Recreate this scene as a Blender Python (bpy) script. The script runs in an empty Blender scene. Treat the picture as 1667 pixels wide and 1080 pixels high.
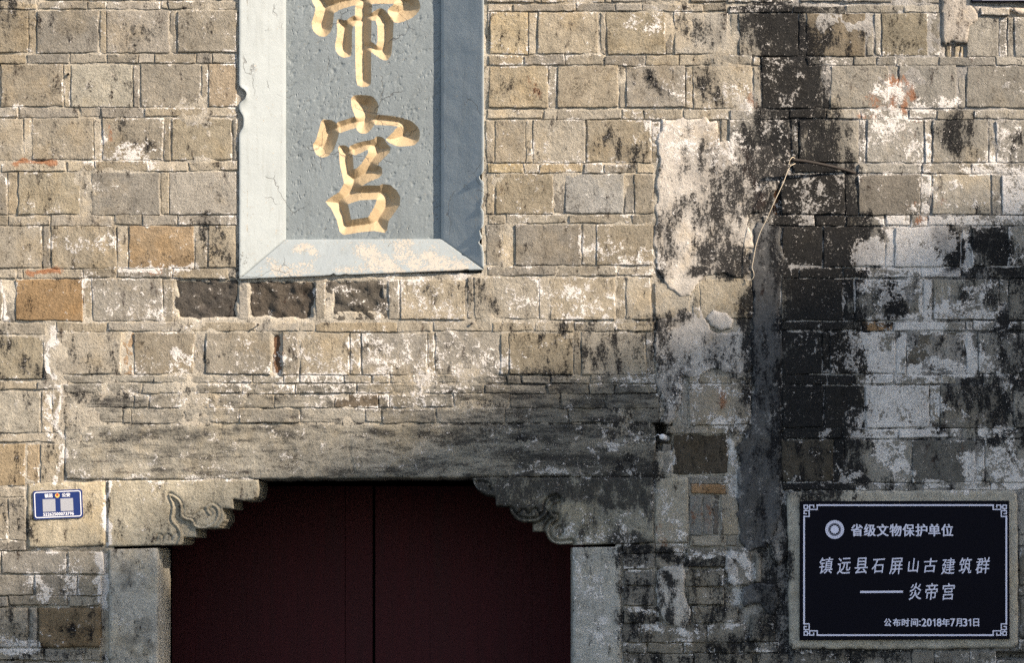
import bpy, math, random
import numpy as np
from mathutils import Vector

random.seed(7)
S = 0.0026                       # metres per unit of the wall survey grid
D = 10.0                         # camera distance from the wall
ZC = 3.0                         # height of the picture centre
CAMZ = 2.05

def wx(px): return (np.asarray(px, float) - 833.5) * S
def wz(py): return ZC + (540.0 - np.asarray(py, float)) * S

# ------------------------------------------------------------------ camera
scn = bpy.context.scene
cam_d = bpy.data.cameras.new('camera')
cam = bpy.data.objects.new('camera', cam_d)
scn.collection.objects.link(cam)
cam.location = (0, -D, CAMZ)
cam.rotation_euler = (math.radians(90), 0, 0)
W = 1667 * S
cam_d.sensor_width = 36
cam_d.lens = 36 * D / W
cam_d.shift_y = (ZC - CAMZ) / W
cam_d.clip_end = 2000
scn.camera = cam

# ------------------------------------------------------------------ sky, sun, exposure
TOSUN = Vector((0.75, -0.43, 0.50)).normalized()
world = bpy.data.worlds.new('World')
scn.world = world
world.use_nodes = True
wn = world.node_tree.nodes
wl = world.node_tree.links
wn.clear()
sky = wn.new('ShaderNodeTexSky')
sky.sky_type = 'NISHITA'
sky.sun_disc = False
sky.sun_elevation = math.asin(TOSUN.z)
sky.sun_rotation = math.atan2(TOSUN.x, TOSUN.y)
sky.air_density = 0.75
sky.dust_density = 1.0
sky.ozone_density = 0.5
bg = wn.new('ShaderNodeBackground')
bg.inputs['Strength'].default_value = 0.15
wo = wn.new('ShaderNodeOutputWorld')
wl.new(sky.outputs[0], bg.inputs['Color'])
wl.new(bg.outputs[0], wo.inputs[0])

sun_d = bpy.data.lights.new('sun', 'SUN')
sun_d.energy = 4.6
sun_d.angle = math.radians(0.9)
sun_d.color = (1.0, 0.893, 0.80)
sun = bpy.data.objects.new('sun', sun_d)
scn.collection.objects.link(sun)
sun.rotation_euler = (-TOSUN).to_track_quat('-Z', 'Y').to_euler()
sun.location = TOSUN * 60

scn.view_settings.view_transform = 'Standard'
scn.view_settings.look = 'None'
scn.view_settings.gamma = 1.0
scn.view_settings.use_curve_mapping = False
scn.view_settings.exposure = 1.08
scn.view_settings.use_white_balance = True      # set for open shade, as the photograph is
scn.view_settings.white_balance_temperature = 7400
scn.view_settings.white_balance_tint = 10
scn.render.engine = 'CYCLES'
scn.cycles.use_denoising = False
scn.cycles.max_bounces = 6

# ------------------------------------------------------------------ numpy noise
def _hash(ix, iy, seed):
    h = (ix.astype(np.int64) * 374761393 + iy.astype(np.int64) * 668265263 + seed * 982451653) & 0xFFFFFFFF
    h = ((h ^ (h >> 13)) * 1274126177) & 0xFFFFFFFF
    h = ((h ^ (h >> 16)) * 2246822519) & 0xFFFFFFFF
    return ((h ^ (h >> 15)) & 0xFFFFFF) / float(0xFFFFFF)

def vnoise(x, y, seed=0):
    ix = np.floor(x); iy = np.floor(y)
    fx = x - ix; fy = y - iy
    fx = fx * fx * (3 - 2 * fx); fy = fy * fy * (3 - 2 * fy)
    a = _hash(ix, iy, seed); b = _hash(ix + 1, iy, seed)
    c = _hash(ix, iy + 1, seed); d = _hash(ix + 1, iy + 1, seed)
    return (a * (1 - fx) + b * fx) * (1 - fy) + (c * (1 - fx) + d * fx) * fy * 1.0

def fbm(x, y, scale, octv=4, seed=0, gain=0.55):
    """signed noise about -1..1; scale = size of the largest feature in grid units"""
    x = np.asarray(x, float) / scale; y = np.asarray(y, float) / scale
    r = 0; a = 1.0; t = 0
    for o in range(octv):
        r = r + a * (vnoise(x + 17.3 * o, y - 9.1 * o, seed + o) * 2 - 1)
        t += a; a *= gain; x = x * 2.03; y = y * 2.03
    return r / t * 1.5

# ------------------------------------------------------------------ weathering map of the wall (stains with their own shapes)
# (x0, y0, x1, y1, radius, strength): soft capsules
SOOT = [
 (1255,20,1300,90,50,.75),(1275,40,1290,100,34,.95),(1288,110,1290,180,62,1.05),(1262,205,1270,262,52,.8),(1335,205,1330,260,52,.85),
 (1325,285,1330,345,75,1.15),(1330,360,1330,440,92,1.3),(1320,455,1325,525,80,1.1),(1325,540,1330,610,95,.95),(1325,625,1325,700,108,1.2),
 (1310,715,1320,790,85,1.15),(1398,735,1400,765,24,.8),(1450,488,1455,505,30,.95),(1540,395,1545,415,34,1.0),(1610,385,1640,425,48,.8),
 (1380,110,1400,60,18,.3),(1340,60,1340,60,35,.45),(1600,470,1640,500,60,.55),(1650,545,1650,605,50,.7),(1590,640,1640,690,60,.5),
 (1530,725,1540,780,20,.4),(1560,212,1565,222,34,.65),(1150,335,1185,400,34,.62),(1165,265,1210,330,48,.55),(1100,345,1085,430,22,.55),(1075,370,1085,440,16,.5),
 (1160,405,1190,425,28,.75),(1150,300,1120,330,20,.5),(1100,520,1075,530,20,.7),(1215,480,1215,560,20,.9),(1220,560,1235,880,30,.7),
 (1160,560,1190,600,26,.5),(1090,640,1110,600,26,.55),(1225,230,1240,340,40,.65),(1130,440,1210,440,14,.7),
 (180,705,330,710,16,.62),(110,712,760,712,46,.26),(300,690,1060,690,90,.2),(110,650,780,640,22,.22),(250,770,280,730,18,.5),(420,690,470,700,18,.6),(430,730,460,745,18,.4),(600,700,720,715,16,.5),
 (110,645,200,650,18,.5),(480,645,640,650,10,.3),(820,640,1060,645,50,.52),(730,700,1060,705,30,.6),(860,750,1050,760,30,.58),(1000,770,1060,765,26,.8),
 (900,560,1060,560,60,.36),(700,690,820,720,40,.42),(300,745,420,760,20,.3),(540,760,720,765,16,.4),
 (780,800,900,795,36,.62),(900,800,1040,800,24,.5),(800,830,880,840,26,.5),(985,815,992,820,12,.9),(1010,822,1015,826,8,.8),(1015,795,1020,800,16,.7),(1000,880,1060,880,14,.6),
 (1020,895,1110,900,16,.85),(1020,915,1060,920,18,.5),(1020,960,1060,975,24,.5),(1130,910,1180,915,22,.6),(1130,960,1170,970,40,.45),(1020,1000,1060,1005,22,.7),
 (1125,1000,1200,1010,26,.5),(1015,1030,1040,1035,20,.6),(1090,1000,1100,945,12,.7),(1080,930,1085,935,10,.7),(1160,1060,1220,1060,30,.7),(1020,1075,1220,1075,14,.5),
 (1240,900,1270,1060,40,.5),(1275,880,1290,940,18,.85),(1290,790,1340,800,20,.7),(1400,790,1490,792,14,.4),(1270,1062,1470,1070,18,.6),
 (960,900,1000,905,20,.35),(940,1000,1000,1060,30,.18),
 (0,1000,50,1050,30,.4),(130,1030,160,1010,20,.4),(20,1070,160,1070,10,.4),(10,830,40,870,22,.5),(0,560,60,600,22,.4),
 (340,360,385,430,28,.45),(0,20,30,30,34,.5),(120,560,160,600,14,.15),(200,200,210,240,18,.4),(235,220,240,250,14,.4),(700,470,790,500,22,.35),(1140,120,1165,150,26,.5),(1115,40,1160,55,20,.4),(1000,230,1020,250,30,.45),(1055,130,1080,150,14,.45),
 (225,55,250,60,26,.3),(600,560,640,560,14,.4),(490,590,530,595,14,.25),(780,470,800,500,16,.5),(1430,640,1430,660,10,.2),(1490,720,1500,725,10,.4),(1500,690,1540,700,18,.5)]
LIME = [
 (1410,415,1435,420,26,1.0),(1448,380,1448,430,13,1.1),(1470,385,1530,390,36,1.0),(1470,420,1510,425,26,1.1),(1570,385,1572,430,10,.8),
 (1410,470,1490,465,28,.62),(1420,515,1490,515,14,.7),(1510,465,1510,520,8,1.0),(1540,510,1620,510,22,.66),(1590,470,1600,480,20,.4),
 (1415,555,1445,600,28,.8),(1467,550,1467,605,9,1.1),(1490,600,1565,595,18,.85),(1580,545,1582,605,10,1.1),(1610,575,1620,600,18,.55),
 (1430,640,1480,640,34,.9),(1425,685,1430,690,30,.8),(1470,690,1500,680,28,.8),(1522,640,1522,690,10,.6),(1540,680,1600,690,20,.55),(1560,650,1620,640,20,.4),
 (1445,730,1460,755,30,.9),(1475,740,1480,780,8,.8),(1578,740,1582,775,14,.7),(1620,740,1660,780,36,.55),(1600,710,1660,712,12,.7),
 (1450,530,1530,532,10,.85),(1380,706,1430,706,8,.8),(1475,708,1540,708,8,.85),(1430,620,1520,620,10,.7),(1510,792,1610,792,8,.7),
 (1445,150,1450,178,24,.7),(1490,165,1550,172,16,.55),(1430,210,1500,255,36,.5),(1560,270,1660,275,12,.65),(1530,310,1620,340,40,.42),(1440,275,1500,275,10,.4),(1415,185,1500,190,8,.5),
 (1640,340,1660,300,24,.4),(1410,362,1440,362,8,.7),(1530,358,1600,358,10,.7),(1480,330,1500,340,16,.55),
 (1060,200,1170,250,40,.3),(1090,40,1090,80,8,.3),(1030,40,1070,50,16,.55),(1100,150,1200,160,30,.25),(1210,150,1220,175,16,.5),
 (600,560,690,600,36,.45),(500,570,560,600,28,.42),(730,570,800,590,40,.4),(560,470,620,510,14,.3),(655,470,740,510,34,.42),(840,490,870,515,24,.42),(900,480,990,510,40,.36),(960,400,1050,430,34,.42),
 (380,620,780,660,30,.36),(220,640,380,660,20,.25),(460,590,480,600,10,.5),(400,560,440,600,30,.35),(280,575,312,582,9,.85),(240,590,300,600,18,.35),
 (95,405,190,400,20,.4),(200,440,330,440,8,.55),(240,370,250,430,6,.25),(150,470,260,510,34,.3),(120,960,120,930,22,.5),(55,945,80,965,20,.65),(165,905,168,980,10,.9),(10,1045,60,1062,16,.75),(130,893,60,897,6,.4),
 (80,540,86,615,7,.9),(95,640,97,700,7,.8),(75,640,80,700,10,.5),(98,720,100,780,6,.8),(170,785,172,890,4,.9),(6,460,10,520,5,.8),(100,460,103,520,3,.3),
 (200,250,240,262,20,.55),(160,215,170,255,8,.4),(1125,640,1215,680,50,.32),(1130,685,1215,690,12,.6),(1190,710,1196,770,9,.75),(1090,735,1094,772,4,.7),(1185,780,1200,800,12,.7),
 (1125,895,1190,897,6,.8),(1205,900,1215,940,14,.75),(1015,928,1060,928,4,.6),(1020,988,1066,990,5,.75),(1050,1020,1130,1025,12,.7),(1100,1045,1140,1030,10,.5),(1130,925,1190,926,5,.5),(1160,1018,1200,1025,10,.55),(1185,940,1200,980,12,.55),
 (945,905,1000,1075,34,.3),(940,860,1010,875,30,.3),(1070,800,1110,880,24,.35),(1100,850,1118,885,10,.4),
 (440,430,500,448,16,.42),(600,420,640,440,24,.62),(650,400,690,440,20,.5),(700,425,745,445,18,.62),(480,405,500,415,10,.6),(540,440,600,448,8,.4),
 (940,620,1060,620,16,.3),(1010,720,1060,720,12,.4),(960,735,1000,730,14,.4),(850,770,1050,772,6,.4),(100,780,420,782,5,.45),(430,690,440,700,8,.4),
 (1236,60,1300,170,30,.16),(1300,300,1390,520,60,.16),(1290,435,1395,447,10,.42),(1300,530,1400,600,40,.24),(1345,585,1352,602,10,.5),(1300,357,1320,362,6,.5),(1310,750,1340,705,8,.5),(1365,720,1366,780,4,.5),(1305,560,1330,570,12,.4),(1375,600,1390,560,16,.35)]
RED = [
 (1452,125,1448,178,9,.8),(1466,120,1468,178,7,.6),(1420,160,1425,175,12,.55),(1400,190,1420,190,6,.6),(1475,140,1478,150,10,.6),(1490,190,1500,192,7,.7),(1470,215,1480,225,16,.4),
 (1495,360,1515,368,12,.8),(1497,372,1498,380,5,.8),(1500,640,1500,680,12,.6),(1480,660,1510,690,14,.4),(1560,680,1520,690,10,.3),(1540,330,1470,330,12,.3),
 (173,200,177,230,7,.5),(25,268,85,268,7,.9),(50,445,95,445,6,1.0),(230,444,250,442,7,.6),(449,545,453,590,6,.35),(120,840,128,845,3,.3),(1170,640,1175,660,9,.5),(1140,830,1150,850,20,.25),(1080,850,1085,870,18,.35),(870,130,880,150,10,.25),
 (1225,160,1230,170,8,.5),(1205,240,1215,260,12,.4),(1262,320,1264,345,7,.4),(1215,280,1230,330,18,.4),(470,495,480,515,8,.15)]

def caps(px, py, L, warp=1.0):
    f = np.zeros_like(px)
    for x0, y0, x1, y1, r, s in L:
        m = (px > min(x0, x1) - r - 12) & (px < max(x0, x1) + r + 12) & (py > min(y0, y1) - r - 12) & (py < max(y0, y1) + r + 12)
        if not m.any():
            continue
        ax = px[m]; ay = py[m]
        dx = x1 - x0; dy = y1 - y0
        t = np.clip(((ax - x0) * dx + (ay - y0) * dy) / max(1e-6, dx * dx + dy * dy), 0, 1)
        d = np.hypot(ax - x0 - t * dx, ay - y0 - t * dy)
        u = np.clip((r * 1.35 - d) / (r * 1.05), 0, 1)
        v = s * u * u * (3 - 2 * u)
        f[m] = np.maximum(f[m], v)
    return f

def stains(px, py, soot0=0.0, lime0=0.0):
    px = np.asarray(px, float).ravel(); py = np.asarray(py, float).ravel()
    qx = px + 13 * fbm(px, py, 46, 4, 51); qy = py + 13 * fbm(px, py, 46, 4, 57)
    so = np.clip(caps(qx, qy, SOOT), 0, 1.15) + soot0
    li = np.clip(caps(qx, qy, LIME), 0, 1.2) + lime0
    # broad zones of the wall: older lime wash to the right
    z = np.clip((qx - 1230) / 150, 0, 1) * np.clip((qy - 180) / 150, 0, 1)
    li = li + 0.16 * z * np.clip(1 - so, 0, 1)
    so = so + 0.10 * z
    # right half of the lintel carries more grime
    g = np.clip((qx - 560) / 400, 0, 1) * np.clip((qy - 560) / 120, 0, 1) * (qx < 1070) * np.clip((900 - qy) / 60, 0, 1)
    so = so + 0.16 * g
    # uneven weathering; bedded in level streaks on the lintel
    lin = np.clip((px - 100) / 10, 0, 1) * np.clip((1068 - px) / 10, 0, 1) * np.clip((py - 612) / 12, 0, 1) * np.clip((778 - py) / 6, 0, 1)
    so = so + .13 * fbm(px, py, 34, 5, 811, .7) + lin * .22 * fbm(px, py * 5, 70, 5, 821, .7)
    li = li + .13 * fbm(px, py, 30, 5, 831, .7) + lin * .15 * fbm(px, py * 5, 60, 4, 841, .7)
    rd = np.clip(caps(qx, qy, RED), 0, 1)
    return np.stack([so, li, rd], 1)

# ------------------------------------------------------------------ materials
def nd(nt, t, **kw):
    n = nt.nodes.new(t)
    for k, v in kw.items():
        if k in n.inputs.keys():
            n.inputs[k].default_value = v
        else:
            setattr(n, k, v)
    return n

class NG:
    """small helper round a node tree"""
    def __init__(s, name):
        s.m = bpy.data.materials.new(name); s.m.use_nodes = True
        s.t = s.m.node_tree; s.t.nodes.clear()
        s.out = s.t.nodes.new('ShaderNodeOutputMaterial')
        s.b = s.t.nodes.new('ShaderNodeBsdfPrincipled')
        s.t.links.new(s.b.outputs[0], s.out.inputs[0])
        s.pos = s.t.nodes.new('ShaderNodeNewGeometry').outputs['Position']
    def link(s, a, b): s.t.links.new(a, b)
    def val(s, sock, v):
        if hasattr(v, 'is_linked'): s.link(v, sock)
        else: sock.default_value = v
    def math(s, op, a, b=0.0, c=0.0, clamp=False):
        n = s.t.nodes.new('ShaderNodeMath'); n.operation = op; n.use_clamp = clamp
        s.val(n.inputs[0], a); s.val(n.inputs[1], b)
        if op in ('MULTIPLY_ADD',): s.val(n.inputs[2], c)
        return n.outputs[0]
    def noise(s, scale, detail=5, rough=0.6, stretch=None, dist=0.0, off=0.0):
        v = s.pos
        mp = s.t.nodes.new('ShaderNodeMapping')
        s.link(v, mp.inputs['Vector'])
        mp.inputs['Location'].default_value = (off, off * .7, off * 1.3)
        mp.inputs['Scale'].default_value = stretch or (1, 1, 1)
        n = s.t.nodes.new('ShaderNodeTexNoise')
        s.link(mp.outputs[0], n.inputs['Vector'])
        n.inputs['Scale'].default_value = scale; n.inputs['Detail'].default_value = detail
        n.inputs['Roughness'].default_value = rough; n.inputs['Distortion'].default_value = dist
        return n.outputs['Fac']
    def ramp(s, f, lo, hi):
        n = s.t.nodes.new('ShaderNodeMapRange'); n.interpolation_type = 'SMOOTHSTEP'
        s.val(n.inputs['Value'], f)
        n.inputs['From Min'].default_value = lo; n.inputs['From Max'].default_value = hi
        return n.outputs[0]
    def mix(s, f, a, b, mode='MIX'):
        n = s.t.nodes.new('ShaderNodeMix'); n.data_type = 'RGBA'; n.blend_type = mode
        s.val(n.inputs[0], f)
        for i, v in ((6, a), (7, b)):
            if hasattr(v, 'is_linked'): s.link(v, n.inputs[i])
            else: n.inputs[i].default_value = (*v, 1)
        return n.outputs[2]
    def attr(s, name):
        n = s.t.nodes.new('ShaderNodeAttribute'); n.attribute_name = name
        return n
    def bump(s, h, strength, dist, normal=None):
        n = s.t.nodes.new('ShaderNodeBump')
        n.inputs['Strength'].default_value = strength; n.inputs['Distance'].default_value = dist
        s.link(h, n.inputs['Height'])
        if normal: s.link(normal, n.inputs['Normal'])
        return n.outputs[0]

def masonry(name, lime=(.79, .765, .73), soot=(.011, .0118, .0135), red=(.33, .12, .045), dirt=0.55, grain=1.0, pits=0.6, bumpd=.0048, spec=.04, stretch=(1, 1, .38), soft=0.0, smax=.95):
    g = NG(name)
    st = g.attr('stain'); sep = g.t.nodes.new('ShaderNodeSeparateXYZ'); g.link(st.outputs['Vector'], sep.inputs[0])
    so, li, rd = sep.outputs
    tint = g.attr('tint').outputs['Color']
    nz = lambda *a, **k: g.math('MULTIPLY_ADD', g.noise(*a, **k), 4.6, -2.3)
    big = nz(6, 5, .6)
    mid = nz(19, 9, .72, dist=.3, off=3)
    fine = nz(95, 6, .72, off=7)
    gr = nz(300, 3, .7, off=11)
    strk = nz(24, 9, .74, stretch=stretch, off=5)
    ma = lambda a, k, b: g.math('MULTIPLY_ADD', a, k, b)
    # tonal variation of the body of the piece
    v = ma(big, .12, 1.0)
    v = ma(mid, .22, v)
    v = ma(fine, .24 * grain, v)
    v = ma(gr, .11 * grain, v)
    col = g.mix(1.0, tint, g.mix(1.0, (1, 1, 1), v, 'MULTIPLY'), 'MULTIPLY')
    # ochre / grey drift
    drift = nz(5, 6, .65, off=21)
    col = g.mix(g.math('MULTIPLY', g.ramp(drift, .0, .8), .38), col, g.mix(1.0, col, (1.12, .98, .76), 'MULTIPLY'))
    # grime lodged in the surface
    dm = g.math('MULTIPLY', g.ramp(ma(fine, .5, ma(gr, .2, strk)), .22, .62), dirt)
    col = g.mix(dm, col, g.mix(1.0, col, (.40, .40, .41), 'MULTIPLY'))
    # rough pitted patches where the skin of the brick is lost
    patch = g.ramp(ma(nz(8, 5, .6, off=41), 1.0, ma(mid, .35, 0.0)), .18, .5)
    pz = g.math('MULTIPLY', patch, g.ramp(ma(fine, .9, ma(gr, .5, 0.0)), -.05, .45))
    col = g.mix(g.math('MULTIPLY', pz, .62), col, g.mix(1.0, col, (.33, .32, .32), 'MULTIPLY'))
    # red earth / rust
    rm = g.ramp(ma(strk, .5, ma(fine, .3, rd)), .26, .72)
    col = g.mix(g.math('MULTIPLY', rm, .7), col, red)
    # soot
    sm = g.ramp(ma(strk, .75, ma(fine, .5, ma(gr, .16, so))), .24 - soft, .76 + soft * 2.2)
    smw = g.math('MULTIPLY', g.ramp(so, .1, .9), .40)
    sm = g.math('MAXIMUM', sm, smw)
    col = g.mix(g.math('MULTIPLY', sm, smax), col, soot)
    # lime wash remnants lie over soot, thinned where soot is heavy
    lm = g.ramp(ma(mid, .66, ma(fine, .5, ma(gr, .14, li))), .46, .66)
    spk = g.math('MULTIPLY', g.ramp(ma(fine, .7, ma(gr, .6, ma(strk, .35, 0.0))), .60, .76), g.ramp(so, .25, .6))
    lm = g.math('MAXIMUM', lm, spk)
    lcol = g.mix(1.0, lime, g.mix(1.0, (1, 1, 1), ma(strk, .22, ma(fine, .15, .9)), 'MULTIPLY'), 'MULTIPLY')
    lm2 = g.math('MULTIPLY', lm, g.math('SUBTRACT', 1.0, g.math('MULTIPLY', g.ramp(so, .4, 1.2), .42)))
    col = g.mix(g.math('MULTIPLY', lm2, .86), col, lcol)
    g.link(col, g.b.inputs['Base Color'])
    g.b.inputs['Roughness'].default_value = .92
    g.b.inputs['Specular IOR Level'].default_value = spec
    # relief
    vo = g.t.nodes.new('ShaderNodeTexVoronoi'); g.link(g.pos, vo.inputs['Vector'])
    vo.inputs['Scale'].default_value = 120
    pit = g.math('MULTIPLY', g.ramp(vo.outputs['Distance'], .34, .05), g.ramp(mid, -.1, .4))
    h = ma(fine, .34, g.math('MULTIPLY', mid, .5))
    h = ma(gr, .10 * grain, h)
    h = ma(pit, -.55 * pits, h)
    h = ma(lm2, .22, ma(pz, -.5, h))
    g.link(g.bump(h, 1.0, bumpd), g.b.inputs['Normal'])
    return g.m

M_BRICK = masonry('weathered_brick')
M_MORTAR = masonry('lime_mortar', dirt=.6, bumpd=.005, pits=.8)
M_STONE = masonry('dressed_stone', dirt=.45, grain=1.3, pits=.9, bumpd=.0035)
M_LINTEL = masonry('sooty_lintel_stone', soot=(.035, .035, .034), dirt=.55, grain=1.3, pits=1.0, bumpd=.006, stretch=(.30, 1, 1.5), soft=.12, smax=.9)
M_LINTEL2 = masonry('sooty_bracket_stone', soot=(.03, .03, .03), dirt=.5, grain=1.3, pits=.9, bumpd=.004, soft=.08, smax=.9)
M_PLASTER = masonry('lime_plaster', dirt=.4, grain=.7, bumpd=.003)
M_CEMENT = masonry('dark_cement', lime=(.26, .26, .255), dirt=.6, grain=1.2, bumpd=.003)

def paint_material(name, col, rough=.6, peel=(.40, .375, .33), under=.5, bumps=.0025, pit=0.0, tone=.25):
    g = NG(name)
    st = g.attr('stain'); sep = g.t.nodes.new('ShaderNodeSeparateXYZ'); g.link(st.outputs['Vector'], sep.inputs[0])
    so, li, rd = sep.outputs
    big = g.noise(6, 6, .6); mid = g.noise(28, 7, .65, off=4); fine = g.noise(120, 6, .65, off=9)
    diag = g.noise(60, 5, .6, stretch=(1, 1, 1), off=2)
    c = g.mix(1.0, col, g.mix(1.0, (1, 1, 1), g.math('MULTIPLY_ADD', big, tone * 2, 1 - tone), 'MULTIPLY'), 'MULTIPLY')
    c = g.mix(g.math('MULTIPLY', g.ramp(mid, .55, .75), .25), c, g.mix(1.0, c, (.7, .72, .72), 'MULTIPLY'))
    pm = g.ramp(g.math('MULTIPLY_ADD', g.math('SUBTRACT', fine, .5), 2.8, g.math('MULTIPLY_ADD', g.math('SUBTRACT', mid, .5), 1.6, li)), .46, .56)
    c = g.mix(pm, c, peel)
    run = g.noise(40, 6, .65, stretch=(1, 1, .09), off=15)
    c = g.mix(g.math('MULTIPLY', g.ramp(run, .5, .66), .22), c, g.mix(1.0, c, (.62, .6, .56), 'MULTIPLY'))
    ck = g.t.nodes.new('ShaderNodeTexVoronoi'); ck.feature = 'DISTANCE_TO_EDGE'; ck.inputs['Scale'].default_value = 4.2
    wv = g.t.nodes.new('ShaderNodeVectorMath'); wv.operation = 'MULTIPLY_ADD'
    nzt = g.t.nodes.new('ShaderNodeTexNoise'); nzt.inputs['Scale'].default_value = 14; nzt.inputs['Detail'].default_value = 5; g.link(g.pos, nzt.inputs['Vector'])
    g.link(nzt.outputs['Color'], wv.inputs[0]); wv.inputs[1].default_value = (.09, .09, .09); g.link(g.pos, wv.inputs[2]); g.link(wv.outputs[0], ck.inputs['Vector'])
    crack = g.math('MULTIPLY', g.ramp(ck.outputs['Distance'], .0085, .003), g.ramp(g.noise(5, 3, .5, off=61), .50, .58))
    c = g.mix(g.math('MULTIPLY', crack, .6), c, (.10, .10, .10))
    sm = g.ramp(g.math('MULTIPLY_ADD', g.math('SUBTRACT', fine, .5), 1.4, so), .42, .7)
    c = g.mix(g.math('MULTIPLY', sm, .8), c, (.05, .05, .05))
    g.link(c, g.b.inputs['Base Color'])
    g.b.inputs['Roughness'].default_value = rough
    g.b.inputs['Specular IOR Level'].default_value = .25
    vo = g.t.nodes.new('ShaderNodeTexVoronoi')
    mp = g.t.nodes.new('ShaderNodeMapping'); g.link(g.pos, mp.inputs[0])
    mp.inputs['Rotation'].default_value = (0, .8, 0); mp.inputs['Scale'].default_value = (1, 1, .45)
    g.link(mp.outputs[0], vo.inputs['Vector']); vo.inputs['Scale'].default_value = 75
    p = g.math('MULTIPLY', g.ramp(vo.outputs['Distance'], .3, .06), g.ramp(g.noise(22, 4, .6, off=31), .46, .58))
    h = g.math('MULTIPLY_ADD', fine, .4, g.math('MULTIPLY', mid, .7))
    h = g.math('MULTIPLY_ADD', p, -pit, h)
    h = g.math('MULTIPLY_ADD', crack, -.8, g.math('MULTIPLY_ADD', pm, -.3, h))
    g.link(g.bump(h, .9, bumps), g.b.inputs['Normal'])
    return g.m

M_FRAME = paint_material('pale_grey_blue_paint', (.272, .310, .324), pit=.15, bumps=.0022, tone=.12)
M_PANEL = paint_material('slate_grey_paint', (.19, .222, .235), pit=.6, bumps=.004, tone=.2)
M_GOLD = paint_material('ochre_gold_paint', (.42, .325, .205), rough=.55, bumps=.003, peel=(.4, .3, .2), tone=.22)

def simple(name, col, rough=.5, metal=0.0, var=.15, scale=30, stretch=None, bump=0.0, spec=.5):
    g = NG(name)
    n = g.noise(scale, 6, .6, stretch=stretch)
    c = g.mix(1.0, col, g.mix(1.0, (1, 1, 1), g.math('MULTIPLY_ADD', n, var * 2, 1 - var), 'MULTIPLY'), 'MULTIPLY')
    g.link(c, g.b.inputs['Base Color'])
    g.val(g.b.inputs['Roughness'], g.math('MULTIPLY_ADD', n, .25, rough - .12))
    g.b.inputs['Metallic'].default_value = metal
    g.b.inputs['Specular IOR Level'].default_value = spec
    if bump:
        g.link(g.bump(g.noise(scale * 3, 5, .6, stretch=stretch, off=4), .8, bump), g.b.inputs['Normal'])
    return g.m

M_DOOR = simple('dark_red_door_paint', (.060, .0115, .0145), .6, var=.5, scale=26, stretch=(1, 1, .06), bump=.002, spec=.15)
M_DARK = simple('dark_void', (.006, .006, .007), .9, spec=0)
M_BOARD = simple('black_sign_enamel', (.0045, .0045, .009), .5, var=.3, spec=.05)
M_WHITE = simple('pale_lavender_lettering', (.72, .73, .88), .6, var=.08)
M_BLUE = simple('navy_enamel', (.005, .022, .13), .4, var=.15)
M_PLATEWHITE = simple('white_enamel', (.78, .79, .82), .5, var=.08)
M_STICKER = simple('grey_print', (.36, .37, .40), .6, var=.3, scale=300)
M_EMBLEM = simple('gold_enamel', (.75, .52, .14), .4)
M_REDENAMEL = simple('red_enamel', (.55, .03, .02), .4)
M_WIRE = simple('pale_wire', (.62, .53, .40), .5, var=.2)
M_RUST = simple('rusty_iron', (.02, .015, .012), .8, var=.5, scale=90, bump=.001)
M_CERAMIC = simple('white_ceramic', (.75, .75, .76), .35, var=.1)
M_ROOF = simple('grey_roof_tiles', (.06, .06, .065), .85, var=.4, scale=6)
M_HOUSE = simple('house_plaster', (.42, .39, .34), .9, var=.2, scale=3)
M_WOOD = simple('brown_timber', (.10, .055, .03), .7, var=.3, scale=12)
M_GLASS = simple('window_glass', (.02, .022, .025), .15)
M_METAL = simple('dark_blue_board', (.012, .014, .035), .45, var=.2)
M_PAVE = simple('street_paving', (.085, .08, .072), .85, var=.35, scale=2.5, bump=.003)

# ------------------------------------------------------------------ mesh helpers
def make_obj(name, V, F, mat, parent=None, tint=None, stain=None, smooth=True, origin=None):
    V = np.asarray(V, float)
    o0 = V.mean(0) if origin is None else np.asarray(origin, float)
    me = bpy.data.meshes.new(name)
    F = [tuple(int(i) for i in f) for f in F] if not isinstance(F, np.ndarray) else F
    if isinstance(F, np.ndarray):
        nf, k = F.shape
        me.vertices.add(len(V)); me.vertices.foreach_set('co', (V - o0).ravel())
        me.loops.add(nf * k); me.loops.foreach_set('vertex_index', F.ravel().astype(np.int32))
        me.polygons.add(nf); me.polygons.foreach_set('loop_start', np.arange(0, nf * k, k, dtype=np.int32))
        me.update(calc_edges=True)
    else:
        me.from_pydata((V - o0).tolist(), [], F)
    if tint is not None:
        a = me.attributes.new('tint', 'FLOAT_VECTOR', 'POINT')
        t = np.broadcast_to(np.asarray(tint, float), (len(V), 3))
        a.data.foreach_set('vector', np.ascontiguousarray(t).ravel())
    if stain is not None:
        a = me.attributes.new('stain', 'FLOAT_VECTOR', 'POINT')
        a.data.foreach_set('vector', np.ascontiguousarray(stain).ravel())
    if smooth:
        me.polygons.foreach_set('use_smooth', np.ones(len(me.polygons), bool))
    me.materials.append(mat)
    me.validate(); me.update()
    ob = bpy.data.objects.new(name, me)
    scn.collection.objects.link(ob)
    ob.location = o0
    if parent is not None:
        ob.parent = parent
        ob.location = Vector(o0) - parent.matrix_world.translation if parent.type != 'EMPTY' else Vector(o0) - parent.location
    return ob

def thing(name, label, cat, loc=(0, 0, 0), group=None):
    e = bpy.data.objects.new(name, None)
    scn.collection.objects.link(e)
    e.location = loc; e['label'] = label; e['category'] = cat
    e.empty_display_size = .1
    if group: e['group'] = group
    return e

def sub(parent, child):
    """make child a sub-part of a mesh part (both already in world space)"""
    w = Vector(child.location) + (child.parent.location if child.parent else Vector())
    p = Vector(parent.location) + (parent.parent.location if parent.parent else Vector())
    child.parent = parent
    child.location = w - p
    return child

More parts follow.
